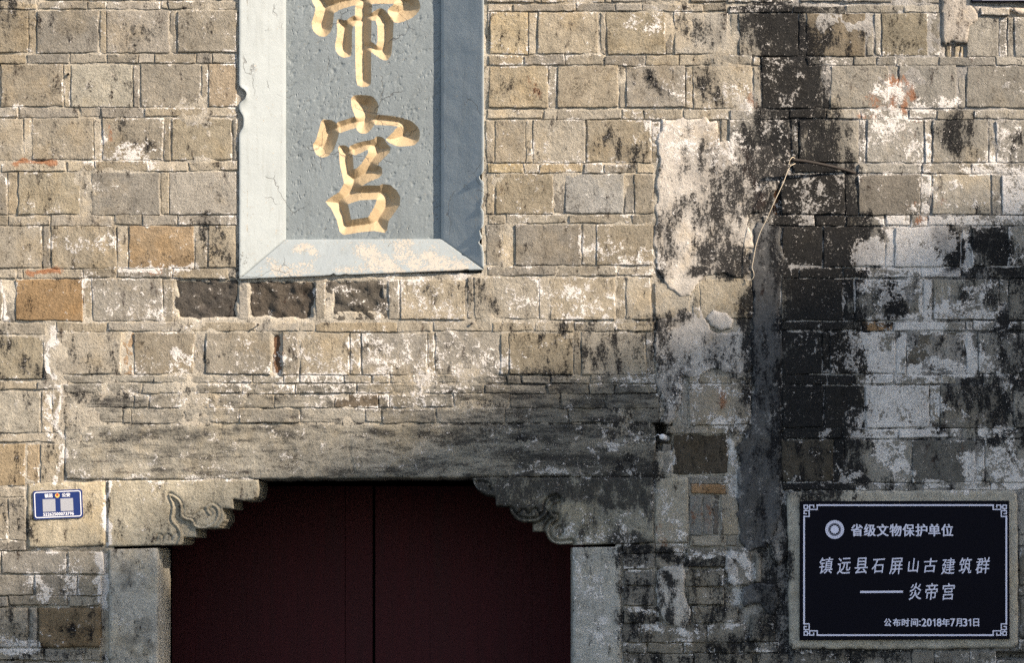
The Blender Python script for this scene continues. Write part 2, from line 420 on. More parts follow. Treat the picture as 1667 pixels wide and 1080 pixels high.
def grid_faces(ny, nx, off=0):
    i = np.arange(ny * nx).reshape(ny, nx) + off
    return np.stack([i[:-1, :-1], i[1:, :-1], i[1:, 1:], i[:-1, 1:]], -1).reshape(-1, 4)

def ring(ny, nx):
    i = np.arange(ny * nx).reshape(ny, nx)
    return np.concatenate([i[0, :-1], i[:-1, -1], i[-1, :0:-1], i[:0:-1, 0]])

def with_skirt(V, ny, nx, back):
    r = ring(ny, nx)
    B = V[r].copy(); B[:, 1] = back
    n = len(V); k = len(r)
    a = np.arange(k); b = (a + 1) % k
    # doubled rim so that the rounded face keeps its own shading
    F = np.concatenate([grid_faces(ny, nx), np.stack([r[a], r[b], n + b, n + a], 1)])
    return np.concatenate([V, B]), F, r

def edgepts(n, e):
    """0..1 with an extra pair of rows near both ends"""
    u = np.linspace(0, 1, n + 1)
    ex = np.array([e * .25, e * .6, e * 1.1])
    u = u[(u > e * 1.4) & (u < 1 - e * 1.4)]
    return np.concatenate([[0], ex, u, 1 - ex[::-1], [1]])

def slab_arrays(x0, y0, x1, y1, front, rnd=.005, er=3.2, rough=.0015, rscale=26, back=.03, cell=3.6, jit=1.2, seed=0, chip=.5):
    w = x1 - x0; h = y1 - y0
    nx = max(2, int(math.ceil(w / cell))); ny = max(2, int(math.ceil(h / cell)))
    U = edgepts(nx, min(.3, er / w)); Vv = edgepts(ny, min(.3, er / h))
    u, v = np.meshgrid(U, Vv)
    rs = random.Random(seed)
    c = [(rs.uniform(-jit, jit), rs.uniform(-jit, jit)) for _ in range(4)]
    bx = (1 - u) * (1 - v) * c[0][0] + u * (1 - v) * c[1][0] + (1 - u) * v * c[2][0] + u * v * c[3][0]
    by = (1 - u) * (1 - v) * c[0][1] + u * (1 - v) * c[1][1] + (1 - u) * v * c[2][1] + u * v * c[3][1]
    px = x0 + u * w + bx; py = y0 + v * h + by
    ex = np.minimum(u, 1 - u) * w; ey = np.minimum(v, 1 - v) * h
    # rounded outline corners: pull corner zones inwards
    qx, qy = px, py
    px = qx + 1.2 * fbm(qx, qy, 15, 4, 5, .7); py = qy + 1.2 * fbm(qx, qy, 15, 4, 6, .7)
    # smooth minimum of the two edge distances rounds the corners
    e = np.clip(ex * ey / np.sqrt(ex * ex + ey * ey + 1e-6) * 1.05, 0, None)
    chipn = np.clip(fbm(px, py, 13, 3, 77 + seed % 5) - .12, 0, 1)
    er_ = er * (1 + 2.6 * chip * chipn)
    t = np.clip(1 - e / er_, 0, 1)
    drop = rnd * (1 - np.sqrt(np.clip(1 - t * t, 0, 1)))
    n = fbm(px + seed * 31.7, py, rscale, 5, 3 + seed % 9, .62)
    tiltx = rs.uniform(-.0022, .0022); tilty = rs.uniform(-.0022, .0022)
    hgt = front - drop * (1 + chip * chipn * 2) + rough * n + tiltx * (u - .5) * 2 + tilty * (v - .5) * 2
    V = np.stack([wx(px), -hgt, wz(py)], -1).reshape(-1, 3)
    ny_, nx_ = px.shape
    return V, px.ravel(), py.ravel(), ny_, nx_

BRICKS = []
def rnd_tint(rs, cx, cy):
    base = rs.choice([(.32, .288, .232), (.305, .279, .231), (.29, .268, .23), (.33, .291, .225), (.285, .267, .232), (.31, .283, .234)])
    k = rs.uniform(.80, 1.24)
    if cx > 1190:
        base = tuple(.45 * b + .55 * g for b, g in zip(base, (.265, .258, .235)))
    if cy > 885:
        base = tuple(.7 * b + .3 * g for b, g in zip(base, (.24, .225, .195))); k *= (.98 if cx < 300 else .9)
    return tuple(b * k for b in base)

# special pieces, found by a point inside them: (x, y): dict
SPECIAL = {
 (1133, 840): dict(tint=(.23, .225, .205), soot=-.2), (1152, 840): dict(tint=(.25, .235, .21), soot=-.2), (1166, 840): dict(tint=(.15, .135, .115), front=.004), (1188, 840): dict(tint=(.34, .31, .255)), (1290, 140): dict(soot=.45), (1260, 55): dict(soot=.2), (1330, 315): dict(soot=.35), (1240, 15): dict(soot=.55), (1330, 15): dict(soot=.5), (1345, 140): dict(soot=.4), (1290, 100): dict(soot=.4), (1240, 230): dict(soot=.15), (1305, 400): dict(soot=.2), (1390, 400): dict(soot=.15), (1320, 490): dict(soot=.2), (1305, 660): dict(soot=.25), (1375, 660): dict(soot=.2), (1305, 575): dict(soot=.15),
 (80, 490): dict(tint=(.275, .19, .11)), (260, 400): dict(tint=(.29, .22, .145)), (20, 755): dict(tint=(.32, .255, .17)), (52, 755): dict(tint=(.36, .29, .20)),
 (335, 490): dict(tint=(.085, .077, .068), front=-.004, rough=.011, rscale=17, chip=1), (460, 487): dict(tint=(.09, .078, .065), front=-.004, rough=.012, rscale=15, chip=1),
 (585, 480): dict(tint=(.11, .10, .085), front=.0, rough=.010, rscale=16, chip=1), (130, 400): dict(rough=.005, chip=.9), (230, 230): dict(rough=.0028),
 (115, 1020): dict(tint=(.20, .15, .095), rough=.004, chip=.9), (25, 1020): dict(rough=.004, chip=1), (960, 315): dict(tint=(.30, .295, .275)), (870, 315): dict(tint=(.275, .24, .18)),
 (360, 140): dict(tint=(.315, .262, .195)), (850, 140): dict(tint=(.33, .285, .21)), (955, 140): dict(tint=(.325, .285, .22)), (1035, 55): dict(tint=(.30, .265, .20)), (828, 55): dict(tint=(.385, .33, .235)),
 (1140, 740): dict(tint=(.085, .072, .055), front=.003, rough=.003), (1170, 660): dict(tint=(.36, .32, .26), front=.014), (1155, 797): dict(tint=(.33, .21, .12)),
 (1360, 55): dict(tint=(.20, .172, .13)), (1470, 55): dict(tint=(.24, .215, .165)), (1450, 315): dict(tint=(.19, .175, .15), front=.012, soot=-.4), (1525, 575): dict(tint=(.15, .135, .11), front=.004, soot=-.2),
 (1535, 750): dict(tint=(.145, .14, .125), soot=-.3), (1428, 531): dict(tint=(.36, .23, .13)), (580, 653): dict(tint=(.17, .14, .105)), (270, 575): dict(tint=(.27, .24, .19)), (1310, 750): dict(tint=(.085, .075, .06), soot=-.75),
 (208, 575): dict(tint=(.36, .26, .17)), (450, 575): dict(tint=(.17, .10, .065), front=-.006, rough=.004), (1264, 330): dict(tint=(.15, .075, .04), front=-.004), (1530, 445): dict(tint=(.5, .48, .46)),
 (1145, 668): dict(), (570, 532): dict(tint=(.30, .255, .185)), (75, 653): dict(rough=.003), (1640, 1070): dict(tint=(.2, .1, .05), front=-.02), (850, 277): dict(tint=(.36, .30, .2)), (945, 272): dict(tint=(.35, .29, .2)),
 (30, 655): dict(tint=(.36, .335, .28)), (60, 575): dict(tint=(.28, .25, .19)), (880, 575): dict(tint=(.27, .235, .175)), (170, 140): dict(tint=(.345, .325, .27)), (50, 140): dict(tint=(.27, .24, .19)), (330, 225): dict(tint=(.30, .265, .2)), (80, 315): dict(tint=(.30, .27, .21)),
}
def place_piece(name, x0, y0, x1, y1, parent, front, seed, **kw):
    cx, cy = (x0 + x1) / 2, (y0 + y1) / 2
    rs = random.Random(seed * 13 + 5)
    p = dict(rnd=.0026, er=1.6, rough=random.Random(seed).choice((.0020, .0026, .0034)), rscale=30, chip=random.Random(seed + 9).choice((.4, .7, 1.1)))
    p.update(kw)
    pmat = p.pop('mat', M_BRICK)
    tint = p.pop('tint', None) or rnd_tint(rs, cx, cy); p0 = 0.0
    for (sx, sy), d in SPECIAL.items():
        if x0 <= sx <= x1 and y0 <= sy <= y1:
            d = dict(d)
            tint = d.pop('tint', tint); front = d.pop('front', front); p0 = d.pop('soot', 0.0)
            p.update(d)
    V, px, py, ny, nx = slab_arrays(x0, y0, x1, y1, front, seed=seed, **p)
    vr = .14 if cx > 1190 else .05
    st = stains(px, py, rs.uniform(-vr, vr) + p0, rs.uniform(-.02, .10) + (rs.uniform(-.38, .2) if cx > 1190 else -.06))
    ii = np.arange(ny * nx).reshape(ny, nx)
    ed = np.minimum(np.minimum(px - x0, x1 - px), np.minimum(py - y0, y1 - py))
    st[:, 1] += (.34 + .5 * fbm(px, py, 30, 3, 640)) * np.exp(-np.clip(ed, 0, None) / 2.6) * np.clip(1 - st[:, 0], .2, 1)
    V, F, r = with_skirt(V, ny, nx, .035)
    st = np.concatenate([st, st[r]])
    return make_obj(name, V, F, pmat, parent, tint, st)

# ------------------------------------------------------------------ the wall
wall = thing('brick_wall', 'weathered old brick wall of box-bond courses with lime joints, soot and whitewash stains', 'wall', (0, 0, 0))

# every course: (top, bottom, list of boundaries); a tuple inside the list is one free piece
ROWS = [
 # left of the plaque
 (-60,0,[-25,22,34,135,147,246,258,362,374,386]), (2,15,[-25,61,143,174,261,274,386]), (17,86,[-25,47,60,162,174,276,288,386]), (88,103,[-25,44,114,174,226,251,319,347,386]), (105,174,[-25,1,103,115,217,228,327,339,387]),
 (176,191,[-25,32,130,165,235,335,387]), (193,261,[-25,39,51,153,167,267,278,378,387]), (263,279,[-25,2,108,155,243,308,387]), (281,349,[-25,13,29,131,149,261,276,386]), (351,367,[-25,13,83,185,232,290,386]),
 (369,437,[-25,69,83,191,210,317,339,385]), (438,453,[-25,27,38,135,190,282,372,385]), (455,523,[-25,5,26,136,150,265,283,387]), (457,521,[388,405,513,530,632,651,758]),
 (526,545,[-25,75]), (547,617,[-25,71,86]), (621,635,[-25,60,101]), (637,705,[-25,67,85,99]), (707,721,[-25,92]), (724,792,[-25,42,65,105]),
 (794,810,[-25,42]), (812,880,[-25,13,43]), (882,897,[-25,43]), (900,935,[-25,2,109,170]), (937,970,[-25,56,126,166]), (972,987,[-25,15,111,166]), (990,1055,[-25,47,63,166]), (1058,1076,[-25,72,137,166]), (1078,1108,[-25,40,120,166]),
 # over the door
 (525,540,[92,175,300,416,486,513,646,705,801,870,935,1001,1063]), (542,610,[92,198,218,316,334,443,458,487,570,588,696,708,814,828,933,945,1052,1065]),
 (612,624,[104,180,251,305,411,461,488,560,605,634,670,682,743,826,848,896,960,1068]), (626,641,[104,168,232,320,394,480,581,688,788,890,960,1000,1068]), (643,664,[104,218,243,340,447,545,617,635,739,830,912,985,1072]), (666,689,[104,200,214,300,390,489,595,621,710,822,926,1010,1074]),
 # right of the plaque
 (-60,3,[792,870,882,985,997,1110,1124,1183,1196,1290,1302,1370,1452,1465,1528]), (6,18,[792,833,937,1001,1045,1145,1184]), (9,21,[1186,1290,1375,1471,1529]), (20,88,[792,796,860,874,975,987,1083,1096,1185]), (22,91,[1187,1202,1300,1312,1409,1422,1434,1510,1530]), (28,94,[1572,1626,1639,1651,1695]),
 (90,106,[795,852,920,983,1050,1105,1157,1224]), (93,107,[1226,1238,1313,1388,1427,1458,1528,1620,1695]), (108,176,[795,893,906,1007,1019,1116,1127,1225,1238,1338,1351,1448,1462,1558,1572,1695]),
 (179,194,[793,885,905,1012,1048,1111,1188,1285,1345,1400,1478,1525,1585,1695]), (196,265,[791,806,856,867,954,1061,1076,1173,1185,1286,1300,1398,1411,1505,1517,1608,1621,1695]), (267,282,[793,852,877,950,982,1035,1064]), (267,282,[1290,1395,1500,1580,1695]),
 (284,348,[791,805,902,919,1016,1032,1064]), (285,350,[1258,1271,1376,1397,1498,1516,1613,1631,1695]), (350,364,[793,823,925,1028,1064]), (352,368,[1240,1326,1376,1440,1482,1511,1553,1695]), (366,432,[791,816,839,947,971,1064]), (370,434,[1272,1338,1441,1456,1564,1581,1641,1695]),
 (434,449,[793,905,1005,1064]), (436,452,[1272,1300,1372,1402,1498,1564,1695]), (452,520,[760,771,877,894,1001,1018,1060]), (455,521,[1272,1372,1391,1501,1518,1626,1641,1695]), (524,538,[1272,1402,1455,1571,1584,1640,1695]), (542,609,[1272,1339,1351,1457,1476,1572,1591,1695]),
 (611,626,[1272,1346,1389,1455,1531,1600,1695]), (629,697,[1272,1340,1408,1513,1530,1633,1649,1695]), (699,714,[1272,1371,1462,1565,1630,1695]), (717,785,[1272,1357,1374,1484,1587,1603,1695]), (787,799,[1272,1330,1393,1502,1612,1695]),
 (612,624,[1120,1223]), (627,692,[1107,1121,1223]), (694,706,[1085,1113,1153,1186]), (725,772,[1077,1094]), (708,772,[1096,1186]), (776,788,[1122,1186]), (790,805,[1125,1183]), (807,871,[1122,1144,1159,1172,1203]), (873,889,[1121,1182,1200]),
 (456,520,[1127,1139,1225]), (462,520,[1066,1124]), (886,901,[1013,1067,1113]), (902,926,[1014,1067,1113]), (893,924,[1117,1181]), (891,953,[1182,1224]), (928,953,[1015,1065]), (927,955,[1114,1180]), (956,985,[1015,1066]), (957,985,[1118,1180]), (987,1016,[1014,1068]), (988,1014,[1124,1203]),
 (1018,1047,[1012,1043,1151,1214]), (1049,1064,[1014,1053,1113,1200]), (1066,1092,[1012,1076,1130,1226]), (900,950,[1226,1242]), (1000,1046,[1217,1262]), (1048,1064,[1204,1270]), (1066,1092,[1230,1283]),
 (802,870,[1658,1695]), (872,888,[1657,1695]), (890,955,[1658,1695]), (957,972,[1657,1695]), (974,1040,[1659,1695]), (1042,1058,[1657,1695]), (1062,1082,[1290,1385,1483,1521,1578,1621]), (1076,1090,[1623,1695]),
]
def kind(w, h):
    if h < 36: return 'course_brick'
    if w < 27 and h > 40: return 'header_brick'
    return 'face_brick'
sd = 1
for (y0, y1, L) in ROWS:
    lintel = 600 < y0 < 700 and L[0] == 104
    for a, b in zip(L[:-1], L[1:]):
        sd += 1
        rs = random.Random(sd)
        k = kind(b - a, y1 - y0)
        g = .9 + rs.uniform(-.2, .5)
        if y0 > 775 and (a > 1005 and a < 1290 or a < 170): g += .6
        if (y0, a) in ((196, 1076), (196, 1061)): front = .004
        elif k == 'header_brick': front = .0075 + rs.uniform(-.003, .002)
        elif k == 'course_brick': front = .0085 + rs.uniform(-.0015, .002)
        else: front = .0095 + rs.uniform(-.0012, .002)
        kw = {}
        if lintel: front -= .0005; kw = dict(mat=M_LINTEL, rough=.003, rscale=14, chip=1.0, tint=tuple(np.array((.31, .292, .25)) * rs.uniform(.85, 1.12)))
        elif k == 'course_brick': kw = dict(rough=.0022, rscale=20, chip=.7)
        elif y0 > 880: kw = dict(rough=.0035, rscale=22, chip=1.0, rnd=.007, er=4.5); front += .003
        place_piece(k, a + g, y0 + rs.uniform(-.6, .8), b - g, y1 + rs.uniform(-.8, .6), wall, front, sd, **kw)

# recesses in the mortar bed: (x0,y0,x1,y1,depth)
PITS = [(286,458,386,520,.022),(407,459,512,517,.022),(542,458,624,504,.018),(1062,688,1094,734,.09),(1622,1061,1700,1076,.09),(442,540,459,611,.02),(1256,283,1272,351,.02),(1094,706,1188,774,.012),
        (1534,70,1574,96,.012)]
def axis(lo, hi, flo, fhi, c, C):
    a = np.arange(lo, flo, C); b = np.arange(flo, fhi, c); d = np.arange(fhi, hi + C, C)
    return np.concatenate([a, b, d])
gx = axis(-750, 2420, -24, 1692, 3.5, 16); gy = axis(-480, 1694, -24, 1104, 3.5, 16)
gy[-1] = 1694.0
MX, MY = np.meshgrid(gx, gy)
h = .0036 + .0068 * fbm(MX, MY, 48, 4, 201) + .0016 * fbm(MX, MY, 9, 3, 205)
h = np.minimum(h, .0092) - .004 * np.clip((MY - 880) / 20, 0, 1)
dz = np.maximum(np.clip((MX - 1010) / 4, 0, 1) * np.clip((1286 - MX) / 4, 0, 1) * np.clip((MY - 775) / 4, 0, 1), np.clip((174 - MX) / 4, 0, 1) * np.clip((MY - 894) / 4, 0, 1))
h = h - .011 * dz * np.clip(.75 + .9 * fbm(MX, MY, 30, 3, 233), 0, 1)
for x0, y0, x1, y1, dp in PITS:
    e = np.minimum(np.minimum(MX - x0, x1 - MX), np.minimum(MY - y0, y1 - MY)) + 5 * fbm(MX, MY, 18, 3, 222) * (dp < .03)
    h = np.where(e > 0, np.minimum(h, .004 - dp * np.clip(e / 4, 0, 1)), h)
V = np.stack([wx(MX), -h, wz(MY)], -1).reshape(-1, 3)
F = grid_faces(*MX.shape)
fc = np.stack([MX.ravel(), MY.ravel()], 1)[F].mean(1)
hole = ((fc[:, 0] > 404) & (fc[:, 0] < 784) & (fc[:, 1] < 444) & (fc[:, 1] > -470)) | ((fc[:, 0] > 185) & (fc[:, 0] < 1000) & (fc[:, 1] > 790)) | ((fc[:, 0] > 415) & (fc[:, 0] < 775) & (fc[:, 1] > 772))
F = F[~hole]
st = stains(MX, MY, 0.02, .06)
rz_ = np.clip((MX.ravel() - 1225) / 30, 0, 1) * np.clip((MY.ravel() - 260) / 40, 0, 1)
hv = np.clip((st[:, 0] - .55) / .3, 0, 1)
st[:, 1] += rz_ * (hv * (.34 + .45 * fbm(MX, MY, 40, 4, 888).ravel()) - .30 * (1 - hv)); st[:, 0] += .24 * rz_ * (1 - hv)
mt = np.broadcast_to(np.array((.43, .395, .33)), (len(V), 3)).copy()
mt *= (1 + .18 * fbm(MX, MY, 90, 3, 300)).ravel()[:, None]
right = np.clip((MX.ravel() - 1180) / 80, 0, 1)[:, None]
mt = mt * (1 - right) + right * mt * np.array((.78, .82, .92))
low = np.clip((MY.ravel() - 880) / 20, 0, 1)[:, None]
mt = mt * (1 - .1 * low)
st[:, 1] += (.16 * low[:, 0])
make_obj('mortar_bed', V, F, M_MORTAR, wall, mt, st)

# solid body of the wall behind the facing
def box(x0, x1, y0, y1, z0, z1):
    V = [(x0,y0,z0),(x1,y0,z0),(x1,y1,z0),(x0,y1,z0),(x0,y0,z1),(x1,y0,z1),(x1,y1,z1),(x0,y1,z1)]
    F = [(0,1,5,4),(1,2,6,5),(2,3,7,6),(3,0,4,7),(4,5,6,7),(3,2,1,0)]
    return V, F
def joinb(*bs):
    V = []; F = []
    for v, f in bs:
        n = len(V); V += list(v); F += [tuple(i + n for i in q) for q in f]
    return V, F
xl, xr, zt = float(wx(-750)), float(wx(2420)), float(wz(-480))
xo0, xo1, zo = float(wx(222)), float(wx(968)), float(wz(772))
core = joinb(box(xl, xr, 1.2, 1.4, 0, zt), box(xl + .01, xo0, .14, 1.195, 0.001, zt - .01), box(xo1, xr - .01, .14, 1.195, 0.001, zt - .01), box(xo0 + .002, xo1 - .002, .14, 1.195, zo, zt - .012),
             box(xl, xl + .05, .012, .139, 0, zt), box(xr - .05, xr, .012, .139, 0, zt), box(xl + .06, xr - .06, .012, .139, zt - .06, zt - .005))
make_obj('wall_core', core[0], core[1], M_DARK, wall, smooth=False)

# facing beyond the picture: one rough mass of the same courses
def filler(regions):
    AV = []; AF = []; AT = []; AP = []; n = 0; s = 5000
    for (rx0, ry0, rx1, ry1) in regions:
        y = ry0; r = 0
        while y < ry1 - 6:
            hh = 68 if r % 2 == 0 else 15
            y2 = min(y + hh, ry1)
            x = rx0 - random.Random(int(y) + 3).uniform(0, 60); j = 0
            while x < rx1:
                w = (100 if j % 2 == 0 else 12) if hh > 20 else random.Random(int(x * 3 + y)).uniform(50, 110)
                a, b = max(x, rx0), min(x + w, rx1)
                if b - a > 5 and y2 - y > 6:
                    s += 1
                    Vb, px, py, ny, nx = slab_arrays(a + 1, y, b - 1, y2, .0095, cell=22, seed=s, er=2.5)
                    Vb, Fb, rr = with_skirt(Vb, ny, nx, .03)
                    t = rnd_tint(random.Random(s), a, 400 if y < 1100 else 1000)
                    AV.append(Vb); AF.append(Fb + n); AT.append(np.broadcast_to(np.array(t), Vb.shape)); n += len(Vb)
                    AP.append(np.concatenate([np.stack([px, py], 1), np.stack([px, py], 1)[rr]]))
                x += w + 1; j += 1
            y = y2 + 2; r += 1
    P = np.concatenate(AP)
    stt = stains(P[:, 0], P[:, 1], 0, .05)
    o = make_obj('outlying_brickwork', np.concatenate(AV), np.concatenate(AF), M_BRICK, wall, np.concatenate(AT), stt)
    o['kind'] = 'stuff'
filler([(-748,-478,-27,1690),(1697,-478,2418,1690),(-26,-478,386,-62),(792,-478,1695,-62),(-26,1110,165,1690),(1014,1094,1695,1690)])

# ------------------------------------------------------------------ polygon pieces (plaster, cement, dressed stone)
def seg_dist(P, poly):
    A = np.asarray(poly, float); B = np.roll(A, -1, 0)
    best = np.full(len(P), 1e9); near = np.zeros((len(P), 2)); inside = np.zeros(len(P), bool)
    for a, b in zip(A, B):
        d = b - a; L2 = max(1e-9, d @ d)
        t = np.clip(((P - a) @ d) / L2, 0, 1)
        q = a + t[:, None] * d
        dd = np.hypot(*(P - q).T)
        m = dd < best
        best[m] = dd[m]; near[m] = q[m]
        c = ((a[1] > P[:, 1]) != (b[1] > P[:, 1]))
        xi = a[0] + (P[:, 1] - a[1]) / (d[1] if abs(d[1]) > 1e-9 else 1e-9) * d[0]
        inside ^= c & (P[:, 0] < xi)
    return best, near, inside

def roughen(poly, step=6, amp=2.0, seed=0, keep=None):
    out = []
    n = len(poly)
    for i in range(n):
        a = np.array(poly[i], float); b = np.array(poly[(i + 1) % n], float)
        k = max(1, int(np.hypot(*(b - a)) / step))
        for j in range(k):
            out.append(a + (b - a) * j / k)
    out = np.array(out)
    return np.stack([out[:, 0] + amp * fbm(out[:, 0], out[:, 1], 14, 3, seed + 400), out[:, 1] + amp * fbm(out[:, 0], out[:, 1], 14, 3, seed + 430)], 1)

def poly_piece(name, poly, parent, mat, tint, front=.012, back=.03, cell=3.0, rnd=.004, er=3.0, rough=.0015, rscale=30, hfun=None, seed=0, soot=0., lime=0., tintfun=None, chip=.4):
    poly = np.asarray(poly, float)
    x0, y0 = poly.min(0) - cell; x1, y1 = poly.max(0) + cell
    X, Y = np.meshgrid(np.arange(x0, x1 + cell, cell), np.arange(y0, y1 + cell, cell))
    P = np.stack([X.ravel(), Y.ravel()], 1)
    d, near, ins = seg_dist(P, poly)
    snap = d < cell * .55
    P[snap] = near[snap]
    Fq = grid_faces(*X.shape)
    fc = P[Fq].mean(1)
    _, _, fin = seg_dist(fc, poly)
    ok = (ins | snap)[Fq].all(1) & fin
    Fq = Fq[ok]
    used = np.unique(Fq)
    remap = np.full(len(P), -1); remap[used] = np.arange(len(used))
    P = P[used]; e = np.where(snap[used], 0, d[used]); Fq = remap[Fq]
    chipn = np.clip(fbm(P[:, 0], P[:, 1], 16, 3, 70 + seed) - .1, 0, 1)
    t = np.clip(1 - e / (er * (1 + 2.2 * chip * chipn)), 0, 1)
    hgt = front - rnd * (1 - np.sqrt(np.clip(1 - t * t, 0, 1))) + rough * fbm(P[:, 0] + seed * 53, P[:, 1], rscale, 5, 11 + seed, .6)
    if hfun is not None:
        hgt = hgt + hfun(P[:, 0], P[:, 1])
    V = np.stack([wx(P[:, 0]), -hgt, wz(P[:, 1])], 1)
    # rim
    E = np.concatenate([Fq[:, [0, 1]], Fq[:, [1, 2]], Fq[:, [2, 3]], Fq[:, [3, 0]]])
    key = np.sort(E, 1); _, inv, cnt = np.unique(key[:, 0] * 1000003 + key[:, 1], return_inverse=True, return_counts=True)
    be = E[cnt[inv] == 1]
    bv = np.unique(be); bm = np.full(len(V), -1); bm[bv] = np.arange(len(bv)) + len(V)
    B = V[bv].copy(); B[:, 1] = back
    Fs = np.stack([be[:, 1], be[:, 0], bm[be[:, 0]], bm[be[:, 1]]], 1)
    stn = stains(P[:, 0], P[:, 1], soot, lime)
    tn = np.broadcast_to(np.asarray(tint, float), (len(P), 3)).copy()
    tn *= (1 + .12 * fbm(P[:, 0], P[:, 1], 70, 3, 90 + seed))[:, None]
    if tintfun is not None:
        tn = tintfun(P[:, 0], P[:, 1], tn)
    V = np.concatenate([V, B]); stn = np.concatenate([stn, stn[bv]]); tn = np.concatenate([tn, tn[bv]])
    return make_obj(name, V, np.concatenate([Fq, Fs]), mat, parent, tn, stn)

def line_dist(px, py, pts):
    P = np.stack([px, py], 1); best = np.full(len(P), 1e9)
    for a, b in zip(pts[:-1], pts[1:]):
        a = np.array(a, float); d = np.array(b, float) - a
        t = np.clip(((P - a) @ d) / max(1e-9, d @ d), 0, 1)
        best = np.minimum(best, np.hypot(*(P - a - t[:, None] * d).T))
    return best

def smooth_line(pts, n=6):
    """Catmull-Rom"""
    p = [np.array(q, float) for q in pts]; p = [2 * p[0] - p[1]] + p + [2 * p[-1] - p[-2]]
    out = []
    for i in range(1, len(p) - 2):
        for t in np.linspace(0, 1, n, endpoint=False):
            out.append(.5 * ((2 * p[i]) + (p[i + 1] - p[i - 1]) * t + (2 * p[i - 1] - 5 * p[i] + 4 * p[i + 1] - p[i + 2]) * t * t + (-p[i - 1] + 3 * p[i] - 3 * p[i + 1] + p[i + 2]) * t ** 3))
    out.append(p[-2])
    return out

# plaster that still clings to the wall
PL = (.50, .465, .415)
poly_piece('plaster_patch', roughen([(1072,262),(1068,232),(1080,196),(1120,192),(1168,196),(1176,228),(1215,240),(1250,238),(1272,262),(1284,272),(1268,300),(1252,318),(1240,348),(1222,352),(1218,372),(1226,400),(1214,424),(1222,446),(1205,452),(1180,448),(1150,452),(1134,462),(1124,482),(1104,484),(1090,470),(1078,458),(1068,440),(1064,380),(1068,330)], 4, 5.0, 1), wall, M_PLASTER, PL, front=.0118, rnd=.003, er=2, rough=.0035, rscale=40, seed=1, soot=.12, lime=.1)
poly_piece('plaster_patch', roughen([(1068,520),(1096,512),(1112,505),(1128,512),(1140,500),(1150,520),(1170,545),(1196,540),(1206,528),(1226,560),(1224,600),(1205,616),(1170,604),(1140,612),(1108,618),(1106,650),(1100,680),(1090,694),(1076,690),(1082,660),(1070,630),(1066,600)], 4, 5.0, 2), wall, M_PLASTER, (.46, .43, .39), front=.0112, rnd=.003, er=2, rough=.0035, rscale=40, seed=2, soot=.10, lime=.12)
poly_piece('plaster_patch', roughen([(1148,516),(1160,506),(1184,510),(1194,520),(1190,534),(1172,540),(1156,532)], 5, 1.6, 3), wall, M_PLASTER, (.50, .47, .43), front=.0138, rnd=.004, er=3, rough=.002, seed=3, lime=.15)
poly_piece('plaster_patch', roughen([(1070,930),(1084,924),(1112,918),(1116,940),(1114,966),(1124,996),(1126,1014),(1112,1021),(1090,1018),(1078,1010),(1070,990),(1068,960)], 5, 2.0, 4), wall, M_PLASTER, (.52, .49, .44), front=.015, rnd=.006, er=3.5, rough=.003, rscale=18, seed=4, soot=.12, lime=.15)
poly_piece('plaster_patch', roughen([(1183,902),(1196,914),(1204,926),(1206,944),(1196,958),(1186,946),(1180,926)], 5, 1.6, 5), wall, M_PLASTER, (.50, .47, .43), front=.016, rnd=.006, er=3.5, seed=5, lime=.15)
poly_piece('plaster_patch', roughen([(1532,-55),(1578,-55),(1579,6),(1590,22),(1590,34),(1577,44),(1574,70),(1560,71),(1550,68),(1537,73),(1533,62)], 5, 1.2, 6), wall, M_PLASTER, (.40, .365, .32), front=.016, rnd=.004, er=2.5, seed=6)
poly_piece('plaster_patch', roughen([(1580,9),(1667,12),(1695,12),(1695,24),(1660,24),(1640,16),(1600,14),(1590,24)], 5, 1.4, 8), wall, M_PLASTER, (.5, .46, .42), front=.014, rnd=.005, seed=8)
place_piece('course_brick', 1595, 14, 1641, 26, wall, .020, 999, tint=(.42, .39, .34))
for x in (1540, 1554, 1564): place_piece('header_brick', x, 76, x + (7 if x < 1560 else 4), 94, wall, .004, 1200 + x, tint=(.36, .31, .23))
for y in (1006, 1022, 1037):
    pass
# smooth dark cement run down the wall
CE = (.10, .102, .103)
poly_piece('cement_render', roughen([(1232,368),(1268,368),(1272,420),(1268,520),(1272,640),(1270,760),(1271,850),(1258,880),(1244,895),(1222,898),(1208,886),(1202,860),(1200,800),(1202,730),(1214,710),(1224,690),(1226,620),(1222,560),(1226,500),(1222,440),(1226,400)], 4, 5.5, 11), wall, M_CEMENT, CE, front=.0122, rnd=.003, er=2, rough=.004, rscale=36, seed=11, soot=-.3, lime=.12)
poly_piece('cement_render', roughen([(1210,956),(1232,950),(1262,954),(1268,975),(1264,1002),(1250,1000),(1240,985),(1222,984),(1212,990),(1206,972)], 6, 2.2, 12), wall, M_CEMENT, CE, front=.015, rnd=.006, er=4, rough=.004, seed=12, lime=.1)
poly_piece('plaster_patch', roughen([(1253,880),(1274,866),(1284,880),(1280,905),(1266,920),(1254,905)], 5, 2, 13), wall, M_PLASTER, (.26, .25, .23), front=.014, rnd=.006, seed=13)

